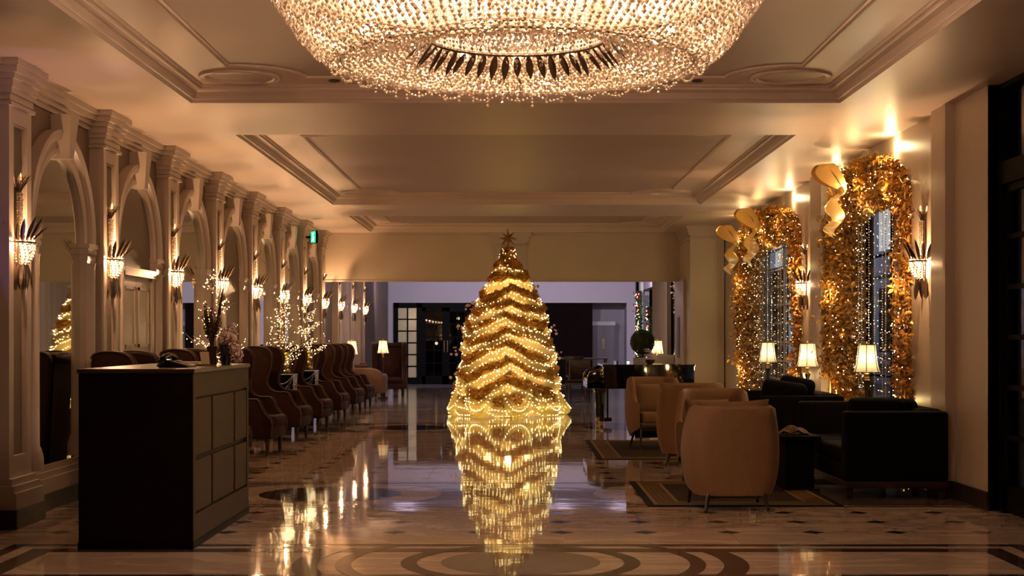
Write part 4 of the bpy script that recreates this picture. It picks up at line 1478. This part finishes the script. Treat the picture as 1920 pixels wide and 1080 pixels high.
# ---- lamps
def side_table(loc, z, label):
    t = thing('side_table', label, 'side table', loc, group='small round lamp tables')
    obj('table_top', MB().lathe([(.0001, z), (.135, z), (.145, z - .012), (.135, z - .03), (.0001, z - .03)], 28), 'wood', t, 40)
    obj('stem', MB().lathe([(.02, .05), (.028, .2), (.02, z * .6), (.03, z - .03)], 12), 'wood', t, 50)
    obj('foot', MB().lathe([(.0001, 0), (.12, 0), (.12, .02), (.05, .05), (.0001, .05)], 24), 'wood', t, 40)
def lamp_proto():
    t = thing('table_lamp', 'x', 'lamp', group='bell-shaded table lamps')
    obj('base', MB().lathe([(.0001, 0), (.075, 0), (.075, .02), (.03, .04), (.0001, .04)], 20), 'wood', t, 50)
    obj('stem', MB().lathe([(.016, .04), (.02, .08), (.016, .12), (.024, .40), (.034, .44), (.038, .455), (.0001, .455)], 12), 'wood', t, 50)
    obj('gold_knob', MB().lathe([(.03, .455), (.02, .468), (.026, .478), (.014, .492), (.022, .51), (.034, .522), (.012, .535), (.0001, .535)], 14), 'goldm', t, 60)
    sh = MB()
    prs = [(.136, .54), (.126, .565), (.112, .62), (.100, .70), (.094, .77), (.090, .825)]
    sh.lathe(prs, 24)
    so = obj('lamp_shade', sh, 'shade', t, 60)
    for k in range(6):
        a = 2 * pi * k / 6 + .26
        obj('shade_rib', MB().tube([(r * 1.01 * math.cos(a), r * 1.01 * math.sin(a), z) for r, z in prs], .0045, 5), 'wood', so)
    for r, z in ((.137, .54), (.091, .825)):
        obj('shade_trim', MB().tube([(r * math.cos(2 * pi * k / 24), r * math.sin(2 * pi * k / 24), z) for k in range(25)], .004, 5, False), 'bronze', so)
    obj('finial', MB().ball((0, 0, .85), .012, 8, 6), 'goldm', t, 60)
    obj('bulb', MB().ball((0, 0, .665), .025, 8, 6), 'bulb', t, 60)
    return t
lp0 = lamp_proto()
first = [True]
def lamp(loc, label, zt=None, power=5.0, scale=1.0, tl=None):
    o = lp0 if first[0] else copy_tree(lp0)
    first[0] = False
    o.location = loc
    o.scale = (scale,) * 3
    o['label'] = label
    light('lamp_bulb', 'POINT', (0, 0, .67), power, (1.0, .76, .46), .03, o)
    if tl:
        side_table((loc[0], loc[1], 0), loc[2], tl)
ZL = .495
lamp((3.64, 15.55, ZL), 'lit bell-shaded lamp behind the black sofa, in front of the nearer window', power=5, tl='round dark table between the two black sofas, under a lamp')
lamp((3.58, 18.42, ZL), 'lit bell-shaded lamp against the pilaster between the golden windows', power=5, tl='round dark table against the pilaster between the windows')
lamp((3.64, 21.7, ZL), 'lit bell-shaded lamp in front of the farther golden window', power=5, tl='round dark table in front of the farther golden window')
lamp((2.99, 32.0, ZL), 'lit lamp behind the piano, in front of the cream curtain', power=7, tl='round dark lamp table behind the white slatted planter')
lamp((3.14, 33.4, ZL), 'lit lamp half hidden behind another lamp by the cream curtain', power=7, tl='round dark lamp table beside the cream curtain')
lamp((3.36, 30.9, ZL), 'lit lamp half cut by the broad post beside the far opening', power=7, tl='round dark lamp table beside the broad post')
lamp((-3.05, 33.9, ZL), 'lit lamp in front of the tall wing armchair beyond the row', power=7, tl='round dark lamp table in front of the tall wing armchair')
lamp((-3.48, 31.4, ZL), 'lit lamp peeking out behind the last wing chair of the row', power=7, tl='round dark lamp table behind the last wing chair of the row')

# ---- reception desk
DX0, DX1, DY0, DY1, DZ = -2.895, -2.14, 9.85, 11.89, 1.19
t = thing('reception_desk', 'tall dark wooden reception desk with panelled side', 'desk', (0, 0, 0))
obj('body', MB().box(DX0 + .015, DX1 - .02, DY0 + .015, DY1 - .015, .02, DZ - .03), 'desk', t)
obj('top', MB().rbox(DX0 - .01, DX1 + .012, DY0 - .01, DY1 + .01, DZ - .03, DZ, .006, 2), 'wood', t)
obj('front_panel', MB().rbox(DX0, DX1, DY0, DY0 + .02, .05, DZ - .03, .004), 'desk', t)
obj('plinth', MB().box(DX0 - .004, DX1 + .004, DY0 - .004, DY1, 0, .05), 'desk', t)
xs0, xs1 = DX1 - .02, DX1
obj('top_rail', MB().box(xs0, xs1, DY0 + .02, DY1, 1.0, DZ - .03), 'deskp', t)
obj('bottom_rail', MB().box(xs0, xs1, DY0 + .02, DY1, .05, .22), 'deskp', t)
ysp = [(DY0 + .10, 10.46), (10.52, 11.28), (11.345, DY1 - .08)]
obj('stile', MB().box(xs0, xs1, DY0 + .02, DY0 + .085, .22, 1.0), 'deskp', t)
obj('stile', MB().box(xs0, xs1, DY1 - .07, DY1, .22, 1.0), 'deskp', t)
for y0, y1 in ysp:
    for z0, z1 in ((.235, .575), (.61, .985)):
        obj('side_panel', MB().rbox(xs0 - .005, xs1 - .003, y0, y1, z0, z1, .004), 'deskp', t)
# telephone
p = thing('telephone', 'black desk telephone with its handset on the reception desk', 'telephone', (-2.36, 10.35, DZ), math.radians(-8))
obj('base', MB().slab([(-.10, 0), (.11, 0), (.11, .015), (-.02, .05), (-.10, .055)], .19, .008), 'plastic', p, 40)
obj('handset', MB().tube([(-.055 + 0, -.115, .058), (-.055, -.09, .072), (-.055, 0, .088), (-.055, .09, .072), (-.055, .115, .058)], [.022, .021, .015, .021, .022], 10), 'plastic', p, 60)
kp = MB()
for i in range(4):
    for j in range(3):
        kp.box(.0 + i * .022, .016 + i * .022, -.02 + j * .026, -.002 + j * .026, .046 - i * .008, .050 - i * .008)
obj('keypad', kp, 'pages', p)
obj('cord', MB().tube([(-.055 + .01 * math.cos(k * .9), -.12 - k * .0022, .04 - .0007 * k + .01 * math.sin(k * .9)) for k in range(40)], .003, 5), 'plastic', p)
b = thing('tray', 'flat tray with papers on the desk behind the telephone', 'tray', (-2.45, 10.95, DZ), .1)
obj('tray_base', MB().rbox(-.15, .15, -.12, .12, 0, .012, .004), 'wood', b)
obj('paper', MB().box(-.12, .12, -.09, .09, .012, .03), 'card', b)
c = thing('card_holder', 'small leaning brass-framed card on the reception desk', 'card', (-2.315, 11.1, DZ), .1)
obj('card', MB().slab([(-.03, .0), (.03, .0), (.02, .10), (-.045, .10)], .006, 0), 'card', c)
obj('stand', MB().box(-.035, .035, -.015, .02, 0, .01), 'brass', c)
# vases with dried flowers
rr = random.Random(31)
v = thing('vase_dried_twigs', 'dark vase of dried brown twigs and plumes on the desk', 'vase', (-2.335, 11.42, DZ))
obj('vase', MB().lathe([(.0001, 0), (.035, 0), (.04, .01), (.036, .08), (.043, .14), (.04, .14)], 18), 'terracotta', v, 50)
tw = MB()
for k in range(46):
    a, le = rr.uniform(0, 2 * pi), rr.uniform(.14, .34)
    sp_ = rr.uniform(.05, .38)
    p1 = (le * sp_ * math.cos(a), le * sp_ * math.sin(a), .12 + le)
    tw.tube([(.01 * math.cos(a), .01 * math.sin(a), .12), (p1[0] * .4, p1[1] * .4, .12 + le * .55), p1], .0022, 4)
    for q in range(7):
        f = rr.uniform(.45, 1)
        tw.ball((p1[0] * f + rr.gauss(0, .008), p1[1] * f + rr.gauss(0, .008), .12 + le * f), rr.uniform(.004, .008), 5, 4)
obj('dried_twigs', tw, 'twig', v, kind='stuff')
for (dx, le) in ((-.06, .30), (.085, .46)):
    obj('plume', MB().tube([(0, 0, .12), (dx * .5, 0, .12 + le * .55), (dx * .62, 0, .12 + le * .6), (dx * .8, 0, .12 + le * .8), (dx, 0, .12 + le)], [.002, .003, .011, .012, .004], 7), 'wood', v, 60)
for dx in (.01, .045):
    obj('pale_stem', MB().tube([(0, .02, .12), (dx, .03, .38), (dx * 1.4, .02, .66)], [.006, .006, .004], 7), 'petal', v, 60)
v = thing('vase_pale_flowers', 'dark vase spilling pale pink flowers over the desk corner', 'vase', (-2.225, 11.40, DZ))
obj('vase', MB().lathe([(.0001, 0), (.034, 0), (.038, .01), (.04, .09), (.05, .15), (.047, .15)], 18), 'planter', v, 50)
pet = MB()
def blossom(c, r, n):
    for k in range(n):
        e1 = Vector((rr.gauss(0, 1), rr.gauss(0, 1), rr.gauss(0, 1))).normalized()
        e2 = e1.orthogonal().normalized()
        q = Vector(c) + e1 * r * rr.uniform(.6, 1)
        e3 = e1.cross(e2)
        s_ = r * .28
        pet.add([tuple(q - e2 * s_), tuple(q + e3 * s_ + e1 * s_ * .4), tuple(q + e2 * s_), tuple(q - e3 * s_ + e1 * s_ * .4)], [(0, 1, 2, 3)])
for cc, r in (((.035, 0, .20), .065), ((.075, -.03, .13), .055), ((.095, -.02, .075), .045), ((.098, -.03, .045), .033), ((-.02, .02, .19), .05), ((.05, .01, .28), .04), ((.01, 0, .24), .05)):
    blossom(cc, r, 70)
obj('flowers', pet, 'petal', v, kind='stuff')
# ---- LED twig trees, planters with bead swags, bauble columns
def led_tree(loc, hh, label, seed, pot=True):
    rr = random.Random(seed)
    t = thing('lighted_twig_tree', label, 'tree', loc, group='lighted twig trees')
    z0 = .90 if pot else .5
    br, ld = MB(), MB()
    obj('trunk', MB().tube([(0, 0, z0 - .3 if pot else 0), (.01, 0, z0 + .3), (0, .01, hh - .1)], [.02, .014, .006], 8), 'twig', t, 50)
    for k in range(44):
        f = rr.random()
        z = z0 + (hh - z0) * f
        a = rr.uniform(0, 2 * pi)
        le = (.42 * (1 - f) + .08) * rr.uniform(.6, 1)
        pts = [(0, 0, z)]
        for q in range(1, 5):
            pts.append((le * q / 4 * math.cos(a + .15 * q), le * q / 4 * math.sin(a + .15 * q), z + le * .55 * (q / 4) ** 1.2))
        br.tube(pts, [.006, .005, .004, .003, .002], 4)
        for q in range(int(4 + le * 10)):
            i = rr.uniform(.3, 3.99)
            p0, p1 = Vector(pts[int(i)]), Vector(pts[int(i) + 1])
            p = p0.lerp(p1, i % 1) + Vector((rr.gauss(0, .018), rr.gauss(0, .018), rr.gauss(0, .018)))
            ld.octa(tuple(p), .0062, .0062)
    obj('branches', br, 'twigl', t, 50, kind='stuff')
    obj('fairy_lights', ld, 'led', t, kind='stuff')
    light('twig_tree_lamp', 'POINT', (.06, 0, z0 + (hh - z0) * .45), 1.2, (1.0, .72, .36), .1, t)
    light('twig_tree_lamp', 'POINT', (.05, -.1, z0 + .2), .8, (1.0, .72, .36), .1, t)
    return t
PLN = [((-3.40, 16.75), 2.14, 'lighted twig tree behind the desk flowers'), ((-3.36, 21.48), 2.06, 'lighted twig tree between the fourth and fifth wing chairs'), ((-3.36, 23.8), 2.06, 'lighted twig tree between the fifth and sixth wing chairs')]
for i, ((x, y), hh, lb) in enumerate(PLN):
    led_tree((x, y, 0), hh, lb, 50 + i)
    pl = thing('planter', ['dark planter of the twig tree behind the desk', 'bead-draped dark glass planter behind the fourth wing chair', 'bead-draped dark glass planter behind the fifth wing chair'][i], 'planter', (x, y, 0), group='dark planters of the twig trees')
    obj('box', MB().add([(-.13, -.13, 0), (.13, -.13, 0), (.13, .13, 0), (-.13, .13, 0), (-.16, -.16, .86), (.16, -.16, .86), (.16, .16, .86), (-.16, .16, .86), (-.14, -.14, .86), (.14, -.14, .86), (.14, .14, .86), (-.14, .14, .86), (-.14, -.14, .80), (.14, -.14, .80), (.14, .14, .80), (-.14, .14, .80)],
        [(0, 1, 5, 4), (1, 2, 6, 5), (2, 3, 7, 6), (3, 0, 4, 7), (4, 5, 9, 8), (5, 6, 10, 9), (6, 7, 11, 10), (7, 4, 8, 11), (8, 9, 13, 12), (9, 10, 14, 13), (10, 11, 15, 14), (11, 8, 12, 15), (12, 13, 14, 15), (3, 2, 1, 0)]), 'planter', pl)
    sw = MB()
    for q in range(34):
        sw.ball((-.165 + .33 * q / 33, -.165, .865), .008, 5, 4)
        sw.ball((.165, -.165 + .33 * q / 33, .865), .008, 5, 4)
    for (dep) in (.13, .22, .32):
        for q in range(40):
            f = q / 39
            sw.ball((-.165 + .33 * f, -.17, .86 - dep * math.sin(pi * f)), .0065, 5, 4)
            sw.ball((.17, -.165 + .33 * f, .86 - dep * math.sin(pi * f)), .0065, 5, 4)
    for q in range(40):
        sw.ball((.17, -.17, .86 - q * .014), .008, 5, 4)
    obj('bead_swags', sw, 'white', pl, 60, kind='stuff')
    if i:
        bc = thing('bauble_vase', ['glass cylinder stacked with gold baubles on the planter behind the fourth wing chair', 'glass cylinder stacked with gold baubles on the planter behind the fifth wing chair'][i - 1], 'vase', (x + .055, y - .07, .865))
        bm_ = MB().ball((0, 0, 0), .042, 12, 8).mesh('gold_bauble', 'goldm', 60)
        for k in range(4):
            link('gold_bauble', bm_, bc, (.012 * (-1) ** k, 0, .046 + k * .076))
        obj('cylinder', MB().lathe([(.0001, .003), (.06, .003), (.06, .33), (.056, .33), (.056, .005)], 20), 'glass', bc, 40)

# ---- beige armchairs
def arm_chair(name, label, loc, rz, sc=1.0, grp='beige upholstered armchairs'):
    t = thing(name, label, 'armchair', loc, rz, grp)
    t.scale = sc if isinstance(sc, tuple) else (sc, sc, sc)
    half = [(-.335, .32), (-.355, .12), (-.350, -.10), (-.325, -.24), (-.26, -.315), (-.13, -.34), (0, -.345)]
    path = half + [(-x, y) for x, y in half[-2::-1]]
    P = catmull(path, 5)
    M_ = len(P) - 1
    def fn(u, v):
        i = min(int(u * M_ + .5), M_)
        p = P[i]
        d = (P[min(i + 1, M_)] - P[max(i - 1, 0)]).normalized()
        nr = Vector((d.y, -d.x))        # outward
        y = p.y
        k = min(1, max(0, (.27 - y) / .30))
        k = k * k * (3 - 2 * k)
        ztop = .585 + (.88 - .585) * k
        zb = .125 + .10 * (1 - min(1, max(0, (.30 - y) / .45)))
        th = .038
        if v < .45:
            f = v / .45
            z = zb + (ztop - .03 - zb) * f
            off = th
        elif v < .55:
            f = (v - .45) / .10
            z = ztop - .03 + .03 * math.sin(pi * f)
            off = th * math.cos(pi * f)
        else:
            f = (v - .55) / .45
            z = ztop - .03 + (.26 - ztop + .03) * f
            off = -th
        zz = min(1, max(0, (z - .12) / .76))
        s_ = .85 + .165 * math.sin(pi * min(1, zz ** .75)) ** .9 + .06 * zz
        q = p + nr * off
        return (q.x * s_, q.y * (.9 + .12 * zz) - .05 * (zz - .3) * k, z)
    NU, NV = M_, 22
    sh = MB().grid(fn, NU, NV)
    for e in (0, NU):
        idx = [e * (NV + 1) + j for j in range(NV + 1)]
        sh.f.append(tuple(idx if e else idx[::-1]))
    obj('shell_back', sh, 'beige', t, 60)
    obj('seat_cushion', MB().rbox(-.27, .27, -.24, .33, .31, .45, .05, 3), 'beige', t, 50)
    obj('seat_base', MB().rbox(-.28, .28, -.27, .31, .22, .32, .02, 2), 'beige', t, 50)
    obj('front_rail', MB().rbox(-.29, .29, .29, .325, .235, .30, .008), 'wood', t, 40)
    for s in (-1, 1):
        obj('leg', MB().tube([(s * .29, .30, .26), (s * .31, .34, 0)], [.024, .014], 8), 'wood', t, 50)
        obj('leg', MB().tube([(s * .21, -.24, .26), (s * .27, -.34, 0)], [.026, .014], 8), 'wood', t, 50)
    obj('rear_rail', MB().tube([(-.22, -.25, .115), (.22, -.25, .115)], .018, 8), 'wood', t, 50)
    return t
def cushion(name, label, m, loc, rot, wd, ht, th, grp=None):
    o = obj(name, MB().pillow(wd, ht, th), m, None, 70, loc, rot)
    return tag(o, label, 'cushion', grp)
arm_chair('armchair', 'large beige armchair with its back to the viewer on the nearer rug', (1.745, 12.25, .009), math.radians(2), (.94, .95, .955))
arm_chair('armchair', 'beige armchair facing the viewer at the far side of the nearer rug', (1.94, 14.80, .0), math.radians(172), (.92, .98, 1.0))
arm_chair('armchair', 'beige armchair with its back turned, at the near edge of the farther rug', (1.93, 16.50, .0), math.radians(-12), (.95, 1.0, 1.03))
arm_chair('armchair', 'beige armchair holding a square pillow at the far end of the farther rug', (1.74, 18.95, .009), math.radians(190), (.86, .95, 1.0))
cushion('cushion', 'beige pillow rising above the back of the nearest armchair', 'beige', (1.76, 12.17, .675), (math.radians(14), math.radians(-2), 0), .58, .44, .13)
cushion('cushion', 'square beige pillow in the armchair at the far end of the farther rug', 'beige', (1.70, 18.98, .63), (math.radians(-14), 0, .12), .44, .38, .13)
cushion('cushion', 'beige pillow tucked in the armchair facing the viewer by the nearer rug', 'beige', (1.88, 14.83, .61), (math.radians(-16), 0, -.1), .44, .36, .13)

# ---- rugs
def rug(x0, x1, y0, y1, label):
    t = thing('rug', label, 'rug', ((x0 + x1) / 2, (y0 + y1) / 2, 0), group='patterned oriental rugs')
    a, b_ = (x1 - x0) / 2, (y1 - y0) / 2
    obj('edge', MB().box(-a, a, -b_, b_, 0.0005, .006), 'rugd', t)
    def fr(i0, i1, z, m, name):
        mb = MB()
        mb.box(-a + i0, a - i0, -b_ + i0, -b_ + i1, .004, z).box(-a + i0, a - i0, b_ - i1, b_ - i0, .004, z)
        mb.box(-a + i0, -a + i1, -b_ + i1, b_ - i1, .004, z).box(a - i1, a - i0, -b_ + i1, b_ - i1, .004, z)
        obj(name, mb, m, t)
    fr(.06, .09, .0085, 'rugl', 'border_line')
    fr(.09, .26, .0080, 'rugb', 'border')
    fr(.26, .285, .0085, 'rugl', 'border_line')
    obj('field', MB().box(-a + .285, a - .285, -b_ + .285, b_ - .285, .004, .008), 'rug', t)
rug(1.08, 2.70, 12.35, 14.45, 'dark patterned rug under the nearest armchair')
rug(.92, 2.60, 17.05, 20.25, 'dark patterned rug under the farther pair of armchairs')

# ---- black sofas
def sofa(label, x, y, L_):
    t = thing('sofa', label, 'sofa', (x, y, 0), 0, 'black sofas below the windows')
    h = L_ / 2
    for s in (-1, 1):
        lo, hi = sorted((s * h, s * (h - .17)))
        obj('arm', MB().rbox(-.45, .45, lo, hi, .15, .755, .03, 3), 'black', t, 50)
    obj('backrest', MB().rbox(.22, .45, -h + .17, h - .17, .15, .77, .04, 3), 'black', t, 50)
    obj('seat_base', MB().rbox(-.43, .25, -h + .17, h - .17, .15, .30, .02, 2), 'black', t, 50)
    for s in (-1, 1):
        lo, hi = sorted((0.003 * s, s * (h - .172)))
        obj('seat_cushion', MB().rbox(-.44, .22, lo, hi, .30, .44, .04, 3), 'black', t, 50)
    obj('base_rail', MB().rbox(-.45, .45, -h, h, .09, .15, .006), 'wood', t)
    for sx in (-1, 1):
        for sy in (-1, 1):
            obj('leg', MB().rbox(sx * .40 - .03, sx * .40 + .03, sy * (h - .06) - .03, sy * (h - .06) + .03, 0, .09, .004), 'wood', t)
    return t
sofa('nearer black sofa seen end-on beside the nearest armchair', 3.28, 14.0, 2.2)
sofa('farther black sofa with tall cushions below the farther golden window', 3.13, 17.28, 1.9)
G = 'black cushions on the sofas'
def block_cushion(label, loc, rot, wd, ht, th):
    o = obj('cushion', MB().rbox(-wd / 2, wd / 2, -th / 2, th / 2, -ht / 2, ht / 2, .07, 4), 'black', None, 60, loc, rot)
    tag(o, label, 'cushion', G)
block_cushion('black cushion rising over the near arm of the nearer sofa', (3.16, 13.19, .66), (math.radians(12), 0, 0), .50, .42, .17)
block_cushion('second black cushion on the nearer sofa, against the window side', (3.40, 13.40, .655), (math.radians(12), math.radians(2), math.radians(-8)), .36, .40, .16)
block_cushion('black cushion tilted low on the farther sofa', (2.96, 16.66, .69), (math.radians(12), math.radians(8), 0), .50, .44, .18)
block_cushion('black cushion standing highest on the farther sofa', (3.14, 16.90, .72), (math.radians(10), math.radians(11), math.radians(-8)), .40, .46, .18)
lt = thing('low_table', 'small black low table between the nearest armchair and the nearer sofa', 'table', (2.56, 13.9, 0))
obj('table_top', MB().rbox(-.17, .20, -.35, .35, .46, .50, .008), 'black', lt)
obj('pedestal', MB().rbox(-.12, .15, -.28, .28, .02, .46, .008), 'black', lt)
obj('foot', MB().rbox(-.16, .19, -.32, .32, 0, .02, .004), 'desk', lt)
def tf(u, v):
    return (-.12 + .27 * u, -.10 + .20 * v, .03 + .045 * math.sin(pi * u) * math.sin(pi * v) ** .7 + .012 * math.sin(u * 13 + v * 5) - .03 * (1 - math.sin(pi * u) ** .3))
kn = MB().grid(tf, 20, 14).grid(lambda u, v: (tf(1 - u, v)[0], tf(1 - u, v)[1], max(.002, tf(1 - u, v)[2] - .02)), 20, 14)
tag(obj('crumpled_cloth', kn, 'tan', None, 60, (2.53, 13.78, .503)), 'crumpled tan cloth on the small black table by the nearer sofa', 'cloth')

# ---- grand piano
g = thing('grand_piano', 'black lacquered grand piano in front of the far opening', 'piano', (1.14, 23.1, 0))
op = [(0.0, 0), (1.45, 0), (1.60, .10), (1.62, .38), (1.42, .62), (1.12, .82), (.92, 1.10), (.72, 1.38), (.55, 1.45), (0, 1.45)]
def plan(poly, z0, z1):
    n = len(poly)
    mb = MB()
    mb.v = [(p[0], p[1], z0) for p in poly] + [(p[0], p[1], z1) for p in poly]
    mb.f = [tuple(range(n))[::-1], tuple(range(n, 2 * n))] + [(i, (i + 1) % n, (i + 1) % n + n, i + n) for i in range(n)]
    return mb
cur = [tuple(p) for p in catmull(op[1:9], 4)]
body = [(.20, 0)] + cur + [(.20, 1.45)]
obj('case', plan(body, .60, .945), 'lacq', g, 35)
obj('lid', plan([(.18, -.015)] + [(p[0] * 1.005 + .005, p[1] * 1.01 - .01) for p in cur] + [(.18, 1.465)], .945, .975), 'lacq', g, 35)
obj('key_bed', MB().rbox(-.06, .22, .0, 1.45, .60, .70, .01), 'lacq', g)
for y0 in (0, 1.37):
    obj('cheek', MB().slab([(-.06, .60), (-.06, .80), (-.02, .86), (.2, .945), (.2, .60)], .08, .01, T(0, y0 + .04, 0)), 'lacq', g, 40)
ky = obj('keyboard', MB().box(-.05, .14, .085, 1.365, .70, .725), 'lacq', g)
km = MB().box(-.045, .10, 0, .0225, .725, .742).mesh('white_key', 'key')
for k in range(52):
    link('white_key', km, ky, (0, .09 + k * .0243, 0))
kb = MB().box(.01, .10, 0, .011, .742, .755).mesh('black_key', 'plastic')
for k in range(52):
    if k % 7 not in (2, 6):
        link('black_key', kb, ky, (0, .09 + k * .0243 + .0185, 0))
obj('music_desk', MB().box(.42, .44, .4, 1.05, .975, 1.02), 'lacq', g)
for (x, y) in ((.17, .10), (.17, 1.33), (1.38, .35)):
    l_ = obj('leg', MB().lathe([(.0001, .60), (.075, .60), (.07, .54), (.05, .50), (.034, .12), (.030, .09)], 8, (x, y, 0)), 'lacq', g, 40)
    obj('brass_caster', MB().lathe([(.03, .09), (.026, .05), (.03, .03), (.022, 0), (.0001, 0)], 10, (x, y, 0)), 'brass', l_, 50)
obj('pedal_lyre', MB().box(.28, .31, .66, .69, .1, .6).box(.28, .31, .78, .81, .1, .6).box(.22, .36, .62, .85, .06, .12), 'lacq', g)
pd = MB()
for k in range(3):
    obj('pedal', MB().box(.12, .22, .67 + k * .05, .695 + k * .05, .07, .085), 'brass', g)
for k, (m_, z) in enumerate((('book', 0), ('pages', .034), ('book', .064))):
    bk = thing('book', ['lowest thick book stacked on the piano lid', 'middle pale book stacked on the piano lid', 'topmost dark book stacked on the piano lid'][k], 'book', (1.98 + .01 * k, 24.0, .976 + z), .2 * k, 'books stacked on the piano')
    hb = (.034, .030, .028)[k]
    obj('pages', MB().box(-.105, .105, -.075, .078, .004, hb - .004), 'pages', bk)
    obj('cover', MB().box(-.11, .11, -.08, .08, 0, .004).box(-.11, .11, -.08, .08, hb - .004, hb).box(-.11, .11, .078, .082, 0, hb), m_, bk)
fl = thing('flower_arrangement', 'small pink flower bowl on the piano lid by the books', 'flowers', (2.10, 23.62, .979))
obj('bowl', MB().lathe([(.0001, 0), (.05, 0), (.075, .04), (.08, .065), (.074, .065), (.04, .02), (.0001, .02)], 18), 'terracotta', fl, 50)
pet = MB()
for k in range(10):
    blossom((rr.gauss(0, .04), rr.gauss(0, .04), .09 + rr.random() * .13), .032, 26)
obj('flowers', pet, 'petal', fl, kind='stuff')
cd = thing('amber_candle', 'tiny amber glass candle on the piano lid', 'candle', (1.75, 23.6, .979))
obj('cup', MB().lathe([(.0001, 0), (.022, 0), (.026, .05), (.023, .05), (.02, .004), (.0001, .004)], 12), 'glass', cd, 50)
obj('wax', MB().lathe([(.0001, .034), (.02, .034), (.02, .005), (.0001, .005)], 12), 'led', cd)

# ---- things of the far room
tp = thing('topiary', 'round clipped boxwood topiary ball in a tall pot behind the piano', 'topiary', (2.53, 30.2, 0))
obj('pot', MB().lathe([(.0001, 0), (.15, 0), (.15, .02), (.12, .1), (.17, .85), (.18, .90), (.16, .90), (.15, .84), (.0001, .84)], 20), 'terracotta', tp, 40)
obj('stem', MB().tube([(0, 0, .84), (0, 0, 1.15)], .025, 8), 'twig', tp)
obj('foliage_core', MB().ball((0, 0, 1.30), .21, 20, 14), 'leafg', tp, 60)
lv = MB()
rr = random.Random(77)
for k in range(3800):
    e = Vector((rr.gauss(0, 1), rr.gauss(0, 1), rr.gauss(0, 1))).normalized()
    e1 = (e + Vector((rr.gauss(0, .6), rr.gauss(0, .6), rr.gauss(0, .6)))).normalized()
    e2 = e1.orthogonal().normalized()
    c = Vector((0, 0, 1.30)) + e * rr.uniform(.205, .238)
    lv.add([tuple(c), tuple(c + e1 * .014 + e2 * .008), tuple(c + e1 * .028), tuple(c + e1 * .014 - e2 * .008)], [(0, 1, 2, 3)])
obj('leaves', lv, 'leafg', tp, kind='stuff')
pb = thing('slatted_planter', 'white slatted box standing behind the piano under the lamps', 'planter', (2.88, 29.85, 0))
obj('core', MB().box(-.23, .23, -.14, .14, 0, 1.0), 'card', pb)
sm_ = MB().box(-.019, .019, -.012, 0, 0, 1.03).mesh('slat', 'white')
for k in range(10):
    link('slat', sm_, pb, (-.21 + k * .0467, -.14, 0))
obj('rim', MB().box(-.245, .245, -.155, .155, 1.0, 1.04), 'white', pb)
def dining_chair(label, loc, rz):
    t = thing('wooden_chair', label, 'chair', loc, rz, 'dark wooden chairs in the far room')
    obj('seat', MB().rbox(-.23, .23, -.22, .24, .42, .48, .02, 2), 'velvet', t, 40)
    obj('seat_rail', MB().box(-.23, .23, -.22, .24, .37, .42), 'wood', t)
    for s in (-1, 1):
        obj('leg', MB().tube([(s * .21, .22, .42), (s * .215, .25, .2), (s * .23, .30, 0)], [.024, .02, .016], 8), 'wood', t, 50)
        obj('back_post', MB().tube([(s * .20, -.30, 0), (s * .205, -.22, .25), (s * .21, -.21, .48), (s * .22, -.28, .92)], [.016, .02, .022, .016], 8), 'wood', t, 50)
    obj('backrest', MB().slab([(-.21, .70), (.21, .70), (.22, .86), (.2, .91), (-.2, .91), (-.22, .86)], .03, .01, T(0, -.262, 0)), 'wood', t, 40)
    obj('back_pad', MB().rbox(-.17, .17, -.262, -.23, .52, .70, .012), 'velvet', t, 40)
    return t
dining_chair('dark wooden chair with curved legs between the tree and the piano', (1.30, 32.2, 0), math.radians(168))
dining_chair('dark wooden chair half hidden behind another, before the far screen doors', (1.50, 38.3, 0), math.radians(186))
ct = thing('console_table', 'long dark console table before the far brown screen doors', 'table', (1.55, 41.5, 0))
obj('table_top', MB().rbox(-.95, .95, -.25, .25, .78, .83, .008), 'wood', ct)
for x in (-.9, .9):
    for y in (-.2, .2):
        obj('leg', MB().box(x - .03, x + .03, y - .03, y + .03, 0, .78), 'wood', ct)
rl = thing('red_lamp', 'small glowing red lamp beside the tree on the far console', 'lamp', (.80, 41.4, .83))
obj('base', MB().lathe([(.0001, 0), (.04, 0), (.03, .02), (.0001, .02)], 12), 'plastic', rl)
obj('glass_tube', MB().lathe([(.0001, .24), (.028, .23), (.03, .02), (.0001, .02)], 12), 'redlit', rl, 50)
# festive garlands at the far side wall
def drop(name, label, loc, m, n, sx, sz, lights, seed, berries=None):
    rr = random.Random(seed)
    t = thing(name, label, 'garland', loc)
    mb, ld = MB(), MB()
    for k in range(n):
        c = Vector((-abs(rr.gauss(0, .06)) - .02, rr.gauss(0, sx), -sz * rr.random()))
        e1 = Vector((rr.gauss(0, 1), rr.gauss(0, 1), rr.gauss(0, 1))).normalized()
        e2 = e1.orthogonal().normalized()
        s_ = rr.uniform(.02, .045)
        mb.add([tuple(c - e1 * s_), tuple(c + e2 * s_ * .7), tuple(c + e1 * s_), tuple(c - e2 * s_ * .7)], [(0, 1, 2, 3)])
    obj('leaves', mb, m, t, kind='stuff')
    if lights:
        for k in range(lights):
            ld.octa((-.12 - .06 * rr.random(), rr.gauss(0, sx), -sz * rr.random()), .011, .011)
        obj('fairy_lights', ld, 'led', t, kind='stuff')
    for k in range(berries or 0):
        obj('red_bauble', MB().ball((-.12, rr.gauss(0, sx), -sz * rr.random()), .05, 10, 7), 'red', t, 60)
drop('hanging_garland', 'pale gold blossom garland hanging on the far taupe wall', (XS, 33.0, 3.05), 'petal', 900, .28, 1.1, 0, 3)
drop('doorway_garland', 'dark green garland with red baubles beside the far dark doorway', (XS - .08, 42.3, 2.7), 'leafg', 900, .25, 2.0, 60, 4, 9)
drop('doorway_garland', 'red bauble garland on the curtain side of the far dark doorway', (XS - .08, 39.1, 2.2), 'leafg', 500, .12, 1.6, 30, 6, 8)
